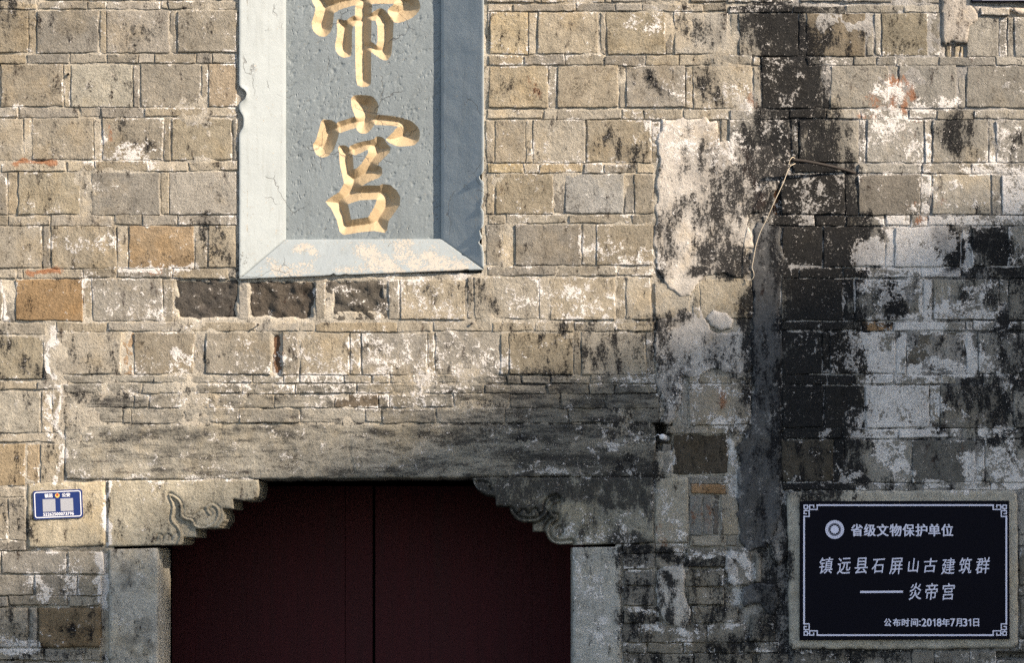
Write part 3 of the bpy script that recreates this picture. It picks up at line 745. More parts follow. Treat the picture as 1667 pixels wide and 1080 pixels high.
# ------------------------------------------------------------------ stone doorway
DEPTH = .36
door_fr = thing('stone_doorway', 'carved grey stone door surround with stepped scroll brackets', 'doorway', (0, .2, 0))
ST = (.40, .365, .285)
def lint_h(x, y):
    c = line_dist(x, y, smooth_line([(569,720),(571,745),(575,762),(577,779)]))
    return -.006 * np.exp(-(c / 1.3) ** 2) + .002 * fbm(x, y * 5, 60, 3, 77)
lpoly = roughen([(105,722),(106,692),(1066,692),(1067,706),(1064,774),(1020,776),(775,777),(600,779),(420,780),(150,782),(107,780),(105,760)], 9, 1.6, 21)
poly_piece('lintel', lpoly, door_fr, M_LINTEL, (.335, .315, .265), front=.0095, back=DEPTH, cell=2.8, rnd=.003, er=2.5, rough=.0045, rscale=30, hfun=lint_h, seed=21, soot=.07, lime=.1, chip=1)

LB1 = smooth_line([(276.3,807.6),(282.8,824.4),(280.8,846.5),(290.5,859.4),(295.7,872.4),(290.5,886)])
LB2 = smooth_line([(277.6,806.3),(290.5,815.4),(295,825.7),(295.7,840),(302,845.8),(312.6,848.4),(317.8,858),(333.3,860.7),(347.6,854.3),(355.4,842.6),(355.4,829.6),(346.3,823),(336.6,828.3),(342.4,837.4)])
LB3 = smooth_line([(255.5,880),(257,872),(260.7,870),(265,873),(266,877)]); LB4 = smooth_line([(266,878),(268,872),(274,870),(279,874),(280,880)]); LB5 = smooth_line([(279,874),(287,868),(290,872)]); LB6 = smooth_line([(305,838),(316,839),(322,834),(330,829),(340,832)])
LREC = np.array(list(LB1) + [np.array((296,887)), np.array((320,887)), np.array((319,862))] + list(LB2[:44])[::-1])
def lb_h(x, y):
    h = np.zeros_like(x)
    d, _, ins = seg_dist(np.stack([x, y], 1), LREC)
    h -= .010 * np.clip(d / 1.5, 0, 1) * ins
    for L in (LB1, LB2):
        dd = line_dist(x, y, L)
        h += .005 * np.exp(-(dd / 1.7) ** 2)
        h -= .005 * np.exp(-((dd - 3.6) / 1.4) ** 2) * (~ins)
    for L in (LB3, LB4, LB5, LB6):
        dd = line_dist(x, y, L)
        h -= .007 * np.exp(-(dd / 1.3) ** 2)
    return h
lb = [(176,783),(421,782),(421.5,796),(419.5,808),(412,814.5),(394,815.5),(381,813),(379.5,814),(380,829),(362,828.5),(366,838),(365.7,848),(357,860),(333,861.5),(318.5,861.5),(319,875.5),(299,875.5),(298,884),(294,887.5),(258,888.5),(176,891)]
poly_piece('bracket', lb, door_fr, M_STONE, ST, front=.013, back=.36, cell=1.7, rnd=.004, er=2.5, rough=.0018, rscale=24, hfun=lb_h, seed=22, chip=.5, lime=.03)
RB1 = smooth_line([(906,810.6),(897,814),(891,821.7),(889.7,832.8),(882,843),(871.7,848),(849.4,848),(837,840),(831.4,831.4)]); RB2 = smooth_line([(910,815),(901,818),(895,826),(897,838),(906.4,844),(896,852),(891,860.5),(892,873),(899.4,882.8),(914,886),(930,884)])
RB3 = smooth_line([(845,836),(850,830),(857,832),(860,838),(866,831),(874,829),(878,838)]); RB4 = smooth_line([(905,862),(912,858),(917,866),(910,874)]); RB5 = smooth_line([(776,786),(784,784),(794,788),(800,798)])
def rb_h(x, y):
    h = np.zeros_like(x)
    for L in (RB1, RB2):
        dd = line_dist(x, y, L)
        h += .006 * np.exp(-(dd / 1.8) ** 2) - .022 * np.exp(-((dd - 4.4) / 1.9) ** 2)
    for L in (RB3, RB4, RB5):
        h -= .02 * np.exp(-(line_dist(x, y, L) / 1.7) ** 2)
    return h
rb = [(769,779),(1063,778),(1064,884),(932,888.5),(930,886.5),(910,887),(898,882),(891,872),(889,866),(868.5,866),(868,851),(850,849.5),(838,843),(831,833),(829,824.5),(807.5,824),(806.5,809),(790,805.5),(778,798),(771,788)]
poly_piece('bracket', rb, door_fr, M_LINTEL2, (.35, .335, .275), front=.013, back=.36, cell=1.7, rnd=.004, er=2.5, rough=.002, rscale=24, hfun=rb_h, seed=23, soot=.30, lime=.1, chip=.5)
poly_piece('springer_block', roughen([(1067,780),(1120,779),(1121,884),(1066,885)], 8, 1.0, 24), door_fr, M_STONE, (.37, .34, .275), front=.012, back=.1, seed=24, lime=.1)
poly_piece('springer_block', roughen([(45,786),(172,785),(172,889),(110,892),(46,893)], 8, 1.0, 25), door_fr, M_STONE, (.42, .37, .275), front=.0105, back=.1, seed=25, rough=.002)
JT = (.45, .43, .375)
def jamb_tint(x, y, t):
    m = np.clip(fbm(x, y, 34, 4, 811) * 2.2 - .75 + .5 * np.exp(-((x - 205) / 22) ** 2) * (x < 300), 0, 1)[:, None]
    return t * (1 - .35 * m)
poly_piece('jamb', [(178,895),(257,893),(258,915),(257.5,1100),(257.5,1693),(178,1693)], door_fr, M_STONE, JT, front=.0125, back=DEPTH, cell=3, rnd=.004, er=3, rough=.0022, rscale=20, seed=26, tintfun=jamb_tint, lime=.02)
poly_piece('jamb', [(932.5,892),(1010,891),(1010.5,1693),(932.5,1693)], door_fr, M_STONE, (.43, .425, .385), front=.0125, back=DEPTH, cell=3, rnd=.003, er=2.5, rough=.0022, rscale=18, seed=27, lime=.08)

# ------------------------------------------------------------------ door leaves
SEAM = {562: .35, 606.5: 0., 611: 0.}
def leaf(label, edges, yd):
    t = thing('door_leaf', label, 'door', (float(wx(sum(edges[:1] + edges[-1:]) / 2)), yd, 0.0), 'leaves of the dark red door')
    for i, (a, b) in enumerate(zip(edges[:-1], edges[1:])):
        rs = random.Random(int(a))
        s = (D + yd) / D
        xa, xb = float(wx(a + SEAM.get(a, .0))) * s, float(wx(b - SEAM.get(b, .0))) * s
        n = 14
        dy = rs.uniform(0, .0008)
        V = []; F = []
        prof = [(xa, .035), (xa, .003), (xa + .0004, 0), (xb - .0004, 0), (xb, .003), (xb, .035)]
        zs = np.linspace(.012, 2.375, 12)
        for z in zs:
            for (x, y) in prof: V.append((x, yd + y + dy + .0015 * math.sin(z * 2.1 + a), z))
        k = len(prof)
        for r in range(len(zs) - 1):
            for c in range(k - 1): F.append((r*k+c, r*k+c+1, (r+1)*k+c+1, (r+1)*k+c))
        make_obj('plank', V, F, M_DOOR, t, smooth=False)
    return t
YD = 1.05
l1 = leaf('left leaf of the dark red plank door, hung beside the lit carved bracket', [238, 318, 402, 484, 562, 606.5], YD)
l2 = leaf('right leaf of the dark red plank door, hung beside the sooty carved bracket', [611, 700, 778, 866, 950], YD + .004)
sA = (D + YD) / D
v, f = box(float(wx(596)) * sA, float(wx(622)) * sA, YD + .045, YD + .06, .012, 2.37)
make_obj('dark_gap_backing', v, f, M_DARK, l2, smooth=False)  # near-black backing added so the gap between the leaves reads dark

# ------------------------------------------------------------------ carved plaque
plq = thing('carved_plaque', 'tall grey stone plaque with sloping frame and two gold incised characters', 'plaque', (float(wx(588)), 0, float(wz(452))))
def P3(px, py, y):
    k = (D + y) / D
    return np.stack([wx(px) * k, np.asarray(y) * np.ones_like(wx(px)), CAMZ + (wz(py) - CAMZ) * k], -1)
Y_OUT, Y_IN, Y_PAN = -.020, .072, .092
def member(name, O0, O1, I0, I1, n, m, label=None, ragged=0, seed=0, lime=0., soot=0.):
    s, t = np.meshgrid(np.linspace(0, 1, n), np.concatenate([[0, .012, .03], np.linspace(.06, .97, m), [.985, 1]]))
    ox = O0[0] + (O1[0] - O0[0]) * s; oy = O0[1] + (O1[1] - O0[1]) * s
    ix = I0[0] + (I1[0] - I0[0]) * s; iy = I0[1] + (I1[1] - I0[1]) * s
    px = ox + (ix - ox) * t; py = oy + (iy - oy) * t
    rag = ragged * np.clip(fbm(px * 0 + 7 * seed, py + px, 26, 4, 500 + seed) - .42, 0, 1) * 2.2 * np.clip(1 - t * 6, 0, 1)
    if seed == 1:
        rag = rag + (11 * np.exp(-((py - 154) / 11) ** 4) + 7 * np.exp(-((py - 198) / 15) ** 4)) * np.clip(1 - t * 4.5, 0, 1)
    nx_, ny_ = (I0[0] - O0[0]), (I0[1] - O0[1]); L = math.hypot(ix[0, 0] - ox[0, 0], iy[0, 0] - oy[0, 0])
    px = px + rag * np.sign(np.mean(ix - ox)) * (abs(O1[1] - O0[1]) > abs(O1[0] - O0[0]))
    py = py - rag * (abs(O1[1] - O0[1]) <= abs(O1[0] - O0[0]))
    y = Y_OUT + (Y_IN - Y_OUT) * t + .0035 * np.clip(1 - t / .03, 0, 1) + .003 * np.clip((t - .97) / .03, 0, 1) - .0012 * fbm(px, py, 30, 5, 600 + seed)
    V = P3(px.ravel(), py.ravel(), y.ravel())
    V, F, r = with_skirt(V, *s.shape, .11)
    stn = stains(px, py, soot, lime); stn = np.concatenate([stn, stn[r]])
    o = make_obj(name, V, F, M_FRAME, plq, None, stn)
    return o
def frame_faces_out(o): pass
member('frame_member', (389, -440), (389, 454), (465, -362), (465, 390), 230, 20, ragged=6, seed=1)
member('frame_member', (787.5, 438), (788, -440), (718, 389), (718, -362), 230, 20, ragged=9, seed=2, soot=.02)
member('frame_member', (389.5, 454.5), (787, 439), (465, 390), (718, 389), 110, 18, ragged=4, seed=3, lime=.12)
member('frame_member', (788, -440), (389, -440), (718, -362), (465, -362), 40, 8, seed=4)

# characters as outlines of their brush strokes, incised with V-shaped grooves
DI = [[(507,-4),(509,4),(514,13),(511,26),(507,36),(509,49),(518,58),(530,60),(539,51),(542,37),(544,21),(545,6),(541,-8),(530,-16),(516,-14)],
 [(536,22),(544,21),(555,14.6),(577.5,7.8),(607,5.6),(640,6),(664,2),(664,-14),(640,-12),(607,-12),(570,-10),(536,-4)],
 [(629,17),(640,7),(650,-4),(662,-16),(676,-10),(682,0),(685,11),(680,21),(669,30),(651,37),(641,36)],
 [(578,3),(606,3),(605,25),(604,80),(604.5,135),(601,140),(590,142),(580,137),(578.5,100),(578,40)],
 [(550,30),(563.6,33),(569,28),(579,23.6),(582,40),(573,43),(573,83),(570.5,92),(558,94),(548,86),(545,74),(549,56),(548,35)],
 [(600,24),(604,21),(615,14),(621,12.5),(629,18),(641,35),(640.7,42),(639,69),(637,90),(630,98.6),(622,97),(600,81),(600,66),(604,67),(615,75),(614,33),(600,33)],
 [(530,-58),(580,-66),(620,-70),(668,-70),(676,-60),(668,-50),(620,-54),(580,-48),(536,-42)], [(580,-104),(600,-106),(608,-92),(604,-66),(584,-60),(574,-84)], [(548,-50),(568,-52),(570,-30),(562,-12),(548,-16)], [(628,-54),(650,-52),(644,-30),(626,-10),(614,-14)]]
GO = [[(571,159.5),(578,154),(602,155),(610,159.5),(616.7,170),(614,184.6),(610,202),(605,209.7),(598,217),(587.7,217.6),(580,211),(581,198),(578,188.5),(572.5,175)],
 [(523.7,194),(537.5,194.5),(548,199.8),(552.7,215),(548,231),(543,244),(533.6,255),(523,256.5),(513.8,250.6),(508.5,236),(515,227),(520,208)],
 [(546,199.5),(564,194),(580,189),(583,207),(566.5,212),(551,217.5)], [(610,186),(635,188),(662,193),(650,206),(628.6,203.7),(607,203)],
 [(660,193),(672,198),(682.7,209.7),(684,220),(681,231),(673.5,237),(648,238.7),(635,233),(627,227),(635,220),(645.7,208),(652,198)],
 [(550,237),(561,236),(568,240),(574.5,252),(576,278),(572,300),(560.6,300),(557,285),(553,266.6),(552,248)],
 [(566,239),(585,231),(607.5,227),(614,221),(624.6,224),(630,233.4),(636.5,240),(635,246.6),(627,256),(615,268),(600,288),(572,290),(576,278),(587.7,267.7),(599.5,249),(599.5,243),(590,248),(574.5,254)],
 [(574,276),(585,273),(600,270),(615,268.6),(622,273),(622.6,283.8),(616.7,289.7),(601,295.6),(588,303.5),(577,306),(559,301),(562,280)]]
GO_RING = [(529.6,328.6),(538.8,321),(552,313),(560,299),(582,303.5),(598,301.6),(618,302),(623,299.6),(635,301),(645.7,310),(651.7,320.7),(651,334),(641.8,347),(632.5,360),(630.5,373.5),(627,379.4),(608.8,376),(582,378.8),(560,382.7),(553,377.5),(548,357.7),(538.8,339)]
GO_HOLE = [(566.5,332.6),(585,326),(614,324.7),(608.8,337.9),(599.5,353.7),(571.8,357.7)]
YAN = [[(585,-330),(605,-334),(612,-300),(600,-262),(560,-232),(530,-222),(526,-234),(560,-256),(582,-286)],[(604,-290),(630,-252),(664,-238),(658,-222),(624,-232),(598,-262)],[(535,-306),(552,-312),(562,-282),(550,-272),(538,-284)],[(640,-318),(658,-310),(640,-282),(624,-278)],
 [(586,-228),(606,-230),(610,-196),(590,-156),(548,-130),(520,-126),(520,-140),(552,-152),(578,-186)],[(602,-186),(630,-152),(676,-136),(664,-118),(622,-132),(594,-160)],[(532,-208),(552,-212),(560,-184),(546,-176),(536,-188)],[(648,-216),(664,-206),(640,-182),(626,-180)]]
def densify(poly, step):
    A = np.asarray(poly, float); out = []
    for a, b in zip(A, np.roll(A, -1, 0)):
        k = max(1, int(np.hypot(*(b - a)) / step))
        out += [a + (b - a) * j / k for j in range(k)]
    return np.array(out)
def rounded(poly):
    A = np.asarray(poly, float)
    for _ in range(1):
        B = np.roll(A, -1, 0)
        A = np.stack([A * .8 + B * .2, A * .2 + B * .8], 1).reshape(-1, 2)
    return A
CHARS = [('incised_character', [rounded(p) for p in YAN], None), ('incised_character', [rounded(p) for p in DI], None), ('incised_character', [rounded(p) for p in GO] + [np.array(GO_RING)], np.array(GO_HOLE))]
def in_char(P, ch):
    ins = np.zeros(len(P), bool)
    for p in ch[1]:
        lo = p.min(0); hi = p.max(0)
        m = ((P >= lo) & (P <= hi)).all(1)
        if m.any(): ins[m] |= seg_dist(P[m], p)[2]
    if ch[2] is not None: ins &= ~seg_dist(P, ch[2])[2]
    return ins
def char_boundary(ch):
    B = []
    polys = list(ch[1]) + ([ch[2]] if ch[2] is not None else [])
    for i, p in enumerate(polys):
        b = densify(p, .7)
        keep = np.ones(len(b), bool)
        for j, q in enumerate(ch[1]):
            if j != i and not (i == len(ch[1]) and j == i - 1):
                dd, _, ii = seg_dist(b, q); keep &= ~(ii & (dd > .05))
        if ch[2] is not None and i < len(ch[1]):
            keep &= ~seg_dist(b, ch[2])[2]
        B.append(b[keep])
    return np.concatenate(B)
cell = 1.25
ppx = np.arange(458, 726, cell); ppy = np.concatenate([np.arange(-370, -8, 2.5), np.arange(-7.5, 397, cell)])
PX, PY = np.meshgrid(ppx, ppy)
P = np.stack([PX.ravel(), PY.ravel()], 1)
owner = np.full(len(P), -1); dist = np.zeros(len(P)); snapm = np.zeros(len(P), bool)
for ci, ch in enumerate(CHARS):
    Bp = char_boundary(ch)
    lo = Bp.min(0) - 4; hi = Bp.max(0) + 4
    idx = np.where(((P > lo) & (P < hi)).all(1))[0]
    ins = in_char(P[idx], ch)
    for c0 in range(0, len(idx), 3000):
        ii = idx[c0:c0 + 3000]
        d2 = ((P[ii][:, None, :] - Bp[None]) ** 2).sum(2)
        k = d2.argmin(1); d = np.sqrt(d2[np.arange(len(ii)), k])
        inn = ins[c0:c0 + 3000]
        dist[ii] = np.where(inn, d, dist[ii])
        owner[ii[inn]] = ci
        sn = d < cell * .55
        P[ii[sn]] = Bp[k[sn]]; dist[ii[sn]] = 0; snapm[ii[sn]] = True
Fq = grid_faces(*PX.shape)
fown = np.full(len(Fq), -1)
fcen = P[Fq].mean(1)
for ci, ch in enumerate(CHARS):
    fown[in_char(fcen, ch)] = ci
depth = np.minimum(dist * S * .82, .036)
gouge = .0009 * fbm(P[:, 0] + P[:, 1] * .6, (P[:, 1] - P[:, 0] * .6) * .35, 4, 3, 950)
tool = -.0012 * np.clip(fbm(P[:, 0] + P[:, 1], (P[:, 1] - P[:, 0]) * .45, 7, 3, 960) - .35, 0, 1) * 4
yy = Y_PAN + depth + np.where(dist > 0, gouge, -tool - .0010 * fbm(P[:, 0], P[:, 1], 40, 5, 970))
VP = P3(P[:, 0], P[:, 1], yy)
stn = np.zeros((len(P), 3))
def subset(name, mask, mat, parent):
    Fm = Fq[mask]; u = np.unique(Fm); rm = np.full(len(P), -1); rm[u] = np.arange(len(u))
    return make_obj(name, VP[u], rm[Fm], mat, parent, None, stn[u])
panel = subset('panel', fown == -1, M_PANEL, plq)
for ci, ch in enumerate(CHARS):
    o = subset(ch[0], fown == ci, M_GOLD, plq)

# ------------------------------------------------------------------ black heritage sign
sign = thing('heritage_sign', 'black rectangular sign with pale Chinese lettering in a cement surround', 'sign', (float(wx(1468)), 0, float(wz(1055))))
fr_out = [(1281,803),(1310,800),(1480,799),(1648,799),(1655,806),(1656,1048),(1648,1056),(1470,1058),(1290,1057),(1284,1050)]
CT = (.45, .42, .35)
def cem_h(x, y):
    h = 0 * x
    for xs in (1345, 1421, 1465, 1553): h = h - .003 * np.exp(-((x - xs - 1.5 * fbm(x * 0, y, 9, 2, int(xs))) / .8) ** 2) * (y < 818)
    for xs in (1390, 1560): h = h - .002 * np.exp(-((x - xs) / .8) ** 2) * (y > 1040)
    return h
poly_piece('cement_surround', roughen(fr_out, 10, 1.4, 31), sign, M_STONE, CT, front=.021, back=.0, cell=2.8, rnd=.007, er=4, rough=.0016, rscale=40, hfun=cem_h, seed=31, chip=.6, soot=-.55, lime=-.3)
YB = -.033
def plate(name, pts, y0, y1, mat, parent, smooth=False):
    n = len(pts)
    V = [(float(wx(x)), y1, float(wz(y))) for x, y in pts] + [(float(wx(x)), y0, float(wz(y))) for x, y in pts]
    F = [tuple(range(n))[::-1], tuple(range(n, 2 * n))] + [(i, (i + 1) % n, n + (i + 1) % n, n + i) for i in range(n)]
    o = make_obj(name, V, F, mat, parent, smooth=smooth)
    import bmesh
    bm = bmesh.new(); bm.from_mesh(o.data); bmesh.ops.recalc_face_normals(bm, faces=bm.faces[:]); bm.to_mesh(o.data); bm.free()
    return o
board = plate('board', [(1301,817),(1640,816),(1641,1041),(1300.5,1043)], -.014, YB, M_BOARD, sign)
def strokes(segs, w, y0, y1):
    V = []; F = []
    for (x0, ya), (x1, yb) in segs:
        d = np.array([x1 - x0, yb - ya], float); L = np.hypot(*d); d /= max(L, 1e-6); n = np.array([-d[1], d[0]]) * w / 2
        a = np.array([x0, ya]) - d * w / 2; b = np.array([x1, yb]) + d * w / 2
        q = [a - n, a + n, b + n, b - n]; k = len(V)
        j = len(F) * 1.3e-6
        V += [(float(wx(p[0])), y1 - j, float(wz(p[1]))) for p in q] + [(float(wx(p[0])), y0, float(wz(p[1]))) for p in q]
        F += [(k, k+1, k+2, k+3), (k+4, k+7, k+6, k+5)] + [(k+i, k+4+i, k+4+(i+1) % 4, k+(i+1) % 4) for i in range(4)]
    return V, F
x0, x1, y0, y1 = 1307.4, 1635.5, 823.4, 1034.6
corner = [((0,0),(5.6,0)),((5.6,0),(5.6,5.6)),((5.6,5.6),(0,5.6)),((0,5.6),(0,0)), ((2.8,5.6),(2.8,9)),((0,9),(8.2,9)),((8.2,9),(8.2,18.4)),((8.2,18.4),(0,18.4)),((0,9),(0,14)),((0,14),(3.6,14)),
          ((5.6,2.8),(9,2.8)),((9,0),(9,7)),((9,7),(21.4,7)),((21.4,7),(21.4,0)),((9,0),(15.6,0)),((15.6,0),(15.6,3.2))]
bs = strokes([((x0 + 21.4, y0), (x1 - 21.4, y0)), ((x0 + 21.4, y1), (x1 - 21.4, y1)), ((x0, y0 + 18.4), (x0, y1 - 18.4)), ((x1, y0 + 18.4), (x1, y1 - 18.4))], 2.7, YB - .0002, YB - .0012)
make_obj('border_line', bs[0], bs[1], M_WHITE, sign, smooth=False)
for cx, cy, fx, fy in ((x0, y0, 1, 1), (x1, y0, -1, 1), (x0, y1, 1, -1), (x1, y1, -1, -1)):
    v, f = strokes([((cx + fx * a[0], cy + fy * a[1]), (cx + fx * b[0], cy + fy * b[1])) for a, b in corner], 1.8, YB - .0002, YB - .0013)
    make_obj('corner_fret', v, f, M_WHITE, sign, smooth=False)

def glyphs(name, items, y, mat, parent, bold=0.0, shear=0.0, extra=None, rot=0.0, centre=None):
    """items: (text, cx, cy, width, height) in survey units; each is fitted to its box; joined to one mesh"""
    AV = []; AF = []
    for it in items:
        txt, cx, cy, w, h = it[:5]; rz = it[5] if len(it) > 5 else 0.0
        cu = bpy.data.curves.new('lettering', 'FONT'); cu.body = txt; cu.size = 1.0; cu.shear = shear; cu.resolution_u = 3
        ob = bpy.data.objects.new('lettering_tmp', cu); scn.collection.objects.link(ob)
        dg = bpy.context.evaluated_depsgraph_get(); dg.update()
        me = ob.evaluated_get(dg).to_mesh()
        V = np.array([v.co[:] for v in me.vertices], float); F = [tuple(p.vertices) for p in me.polygons]
        ob.evaluated_get(dg).to_mesh_clear(); bpy.data.objects.remove(ob); bpy.data.curves.remove(cu)
        if len(V) == 0: continue
        lo = V.min(0); hi = V.max(0); c = (lo + hi) / 2; sz = hi - lo
        X = (V[:, 0] - c[0]) / sz[0] * w; Yv = (V[:, 1] - c[1]) / sz[1] * h
        X, Yv = X * math.cos(rz) - Yv * math.sin(rz), X * math.sin(rz) + Yv * math.cos(rz)
        k = sum(len(a) for a in AV)
        px = cx + X; py = cy - Yv
        if rot:
            ox, oy = centre; dx, dy = px - ox, py - oy
            px = ox + dx * math.cos(rot) + dy * math.sin(rot); py = oy - dx * math.sin(rot) + dy * math.cos(rot)
        bw = bold * 20
        for q, (bx, by) in enumerate([(0, 0)] if bw == 0 else [(-bw, -bw * .6), (bw, -bw * .6), (-bw, bw * .6), (bw, bw * .6)]):
            AV.append(np.stack([wx(px + bx), np.full(len(px), y - q * 4e-6), wz(py + by)], 1)); AF += [tuple(i + k for i in f_) for f_ in F]
            k += len(px)
    if extra:
        k = sum(len(a) for a in AV); AV.append(np.array(extra[0])); AF += [tuple(i + k for i in f_) for f_ in extra[1]]
    if not AV: return None
    return make_obj(name, np.concatenate(AV), AF, mat, parent, smooth=False)
YT = YB - .0012
glyphs('lettering', [(c, 1393 + i * 20.95, 864, 18.6, 19.6) for i, c in enumerate('省级文物保护单位')], YT, M_WHITE, sign, bold=.022)
rsx = random.Random(3)
ws = [23, 23, 21, 22, 23, 19, 22, 24, 22, 24]
glyphs('lettering', [(c, 1343.5 + i * 28.2, 922 + rsx.uniform(-1, 1), ws[i], 26 if c not in '山石古' else 23, .05) for i, c in enumerate('镇远县石屏山古建筑群')], YT, M_WHITE, sign, bold=.007, shear=.2)
glyphs('lettering', [(c, 1487 + i * 27.5, 963.5, 21, 27, .05) for i, c in enumerate('炎帝宫')], YT, M_WHITE, sign, bold=.007, shear=.2)
v, f = strokes([((1400, 964.5), (1466, 964))], 3.4, YB - .0002, YT)
make_obj('dash', v, f, M_WHITE, sign, smooth=False)
dt = [('公',1443,11),('布',1457.5,12),('时',1472,12),('间',1486.5,11),(':',1495,2.6),('2',1502,7),('0',1510.5,7),('1',1518.5,4.5),('8',1526.5,7),('年',1537.5,12),('7',1548.5,7),('月',1558.5,9.5),('3',1568.5,7),('1',1576.5,4.5),('日',1586.5,9)]
ones = strokes([q for x in (1518.5, 1576.5) for q in (((x + .9, 1008.9), (x + .9, 1019.2)), ((x + .4, 1009.2), (x - 1.6, 1011)))], 1.9, YB - .0002, YT)
glyphs('lettering', [(c, x, 1014 + (1 if c == ':' else 0), w, 12.6 if c not in ':' else 7.5) for c, x, w in dt if c != '1'], YT, M_WHITE, sign, bold=.018, extra=ones)
def annulus(name, cx, cy, r0, r1, y, mat, parent, n=40, wob=0, teeth=0):
    V = []; F = []
    for i in range(n):
        a = 2 * math.pi * i / n
        k = 1 + wob * (1 if (i * teeth * 2 // n) % 2 else 0) if teeth else 1
        V += [(float(wx(cx + r0 * math.cos(a))), y, float(wz(cy + r0 * math.sin(a)))), (float(wx(cx + r1 * k * math.cos(a))), y, float(wz(cy + r1 * k * math.sin(a))))]
    for i in range(n):
        j = (i + 1) % n; F.append((2*i, 2*i+1, 2*j+1, 2*j))
    return make_obj(name, V, F, mat, parent, smooth=False)
M_EMB2 = simple('dim_lavender', (.30, .31, .40), .5)
annulus('emblem_ring', 1357, 863, 10.6, 15.2, YT, M_WHITE, sign)
annulus('emblem_ring', 1357, 863, 8.9, 9.9, YT, M_EMB2, sign, n=48)
annulus('emblem_disc', 1357, 863, .05, 6.3, YT, M_WHITE, sign, n=48, wob=.16, teeth=12)
v, f = strokes([((1357 + 12.9 * math.cos(a), 863 + 12.9 * math.sin(a)), (1357 + 13.1 * math.cos(a), 863 + 13.1 * math.sin(a))) for a in np.linspace(0, 2 * math.pi, 26, endpoint=False)], 1.0, YT - .0001, YT - .0004)
make_obj('emblem_mark', v, f, M_EMB2, sign, smooth=False)

# ------------------------------------------------------------------ blue number plate
pl = thing('number_plate', 'small blue enamel number plate fixed to the stone block by the doorway', 'plate', (float(wx(95.5)), -.01, float(wz(847))))
ROT = math.radians(2.4); PC = (95.5, 821.8)
def rotp(x, y):
    return (PC[0] + x * math.cos(ROT) + y * math.sin(ROT), PC[1] - x * math.sin(ROT) + y * math.cos(ROT))
def rrect(w, h, r, n=5):
    out = []
    for cx, cy, a0 in ((w/2-r, h/2-r, 0), (-w/2+r, h/2-r, 90), (-w/2+r, -h/2+r, 180), (w/2-r, -h/2+r, 270)):
        for i in range(n):
            a = math.radians(a0 + 90 * i / (n - 1)); out.append((cx + r * math.cos(a), cy + r * math.sin(a)))
    return out
plate('plate_body', [rotp(x, y) for x, y in rrect(80, 46.5, 4)], -.005, -.017, M_BLUE, pl)
def rim(name, w, h, r, t, y, mat, parent):
    A = [rotp(*p) for p in rrect(w, h, r)]; B = [rotp(*p) for p in rrect(w - 2 * t, h - 2 * t, max(.5, r - t))]
    n = len(A); V = [(float(wx(x)), y, float(wz(z))) for x, z in A + B]
    make_obj(name, V, [(i, (i + 1) % n, n + (i + 1) % n, n + i) for i in range(n)], mat, parent, smooth=False)
rim('plate_border', 76, 42.5, 4, 1.5, -.0176, M_PLATEWHITE, pl)
def pbox(name, cx, cy, w, h, y, mat): return plate(name, [rotp(cx + sx * w / 2, cy + sy * h / 2) for sx, sy in ((-1,-1),(1,-1),(1,1),(-1,1))], -.0165, y, mat, pl)
pbox('blank_square', -14.3, 1.2, 20.5, 20.5, -.0176, M_STICKER); pbox('blank_square', 14.6, 1.2, 20.5, 20.5, -.0176, M_STICKER)
glyphs('lettering', [(c, PC[0] + x, PC[1] - 14.6, 6, 6.2) for c, x in (('镇', -17.8), ('远', -10.9))], -.0177, M_PLATEWHITE, pl, bold=.012, rot=ROT, centre=PC)
glyphs('lettering', [(c, PC[0] + x, PC[1] - 14.6, 6, 6.2) for c, x in (('公', 10.4), ('安', 17.4))], -.0177, M_PLATEWHITE, pl, bold=.012, rot=ROT, centre=PC)
glyphs('lettering', [(c, PC[0] - 23 + i * 3.6, PC[1] + 15.8, 2.9 if c != '1' else 1.4, 5) for i, c in enumerate('52262500073796')], -.0177, M_PLATEWHITE, pl, bold=.01, rot=ROT, centre=PC)
ex, ey = rotp(-.3, -14.6)
plate('badge', [(ex - 3.6, ey - 1.5), (ex - 1.6, ey - 2.6), (ex, ey - 4.3), (ex + 1.6, ey - 2.6), (ex + 3.6, ey - 1.5), (ex + 3.5, ey + 1.6), (ex + 1.8, ey + 3.6), (ex, ey + 4.1), (ex - 1.8, ey + 3.6), (ex - 3.5, ey + 1.6)], -.0165, -.0178, M_EMBLEM, pl)
plate('badge_shield', [(ex - 1.8, ey - 1.6), (ex, ey - 3.2), (ex + 1.8, ey - 1.6), (ex + 1.6, ey + .6), (ex, ey + 1.6), (ex - 1.6, ey + .6)], -.0170, -.0182, M_REDENAMEL, pl)

# ------------------------------------------------------------------ dark board whose lower edge hangs into the top right corner
tb = thing('sign_board', 'dark blue board edge with pale stripe at the top right corner', 'board', (float(wx(1690)), 0, float(wz(5))))
plate('board', [(1581, -260), (1830, -260), (1830, 3.6), (1581, 3.6)], .0, -.03, M_METAL, tb)
plate('edge_strip', [(1596, 1.2), (1829, 1.2), (1829, 3.0), (1596, 3.0)], -.029, -.032, M_EMB2, tb)

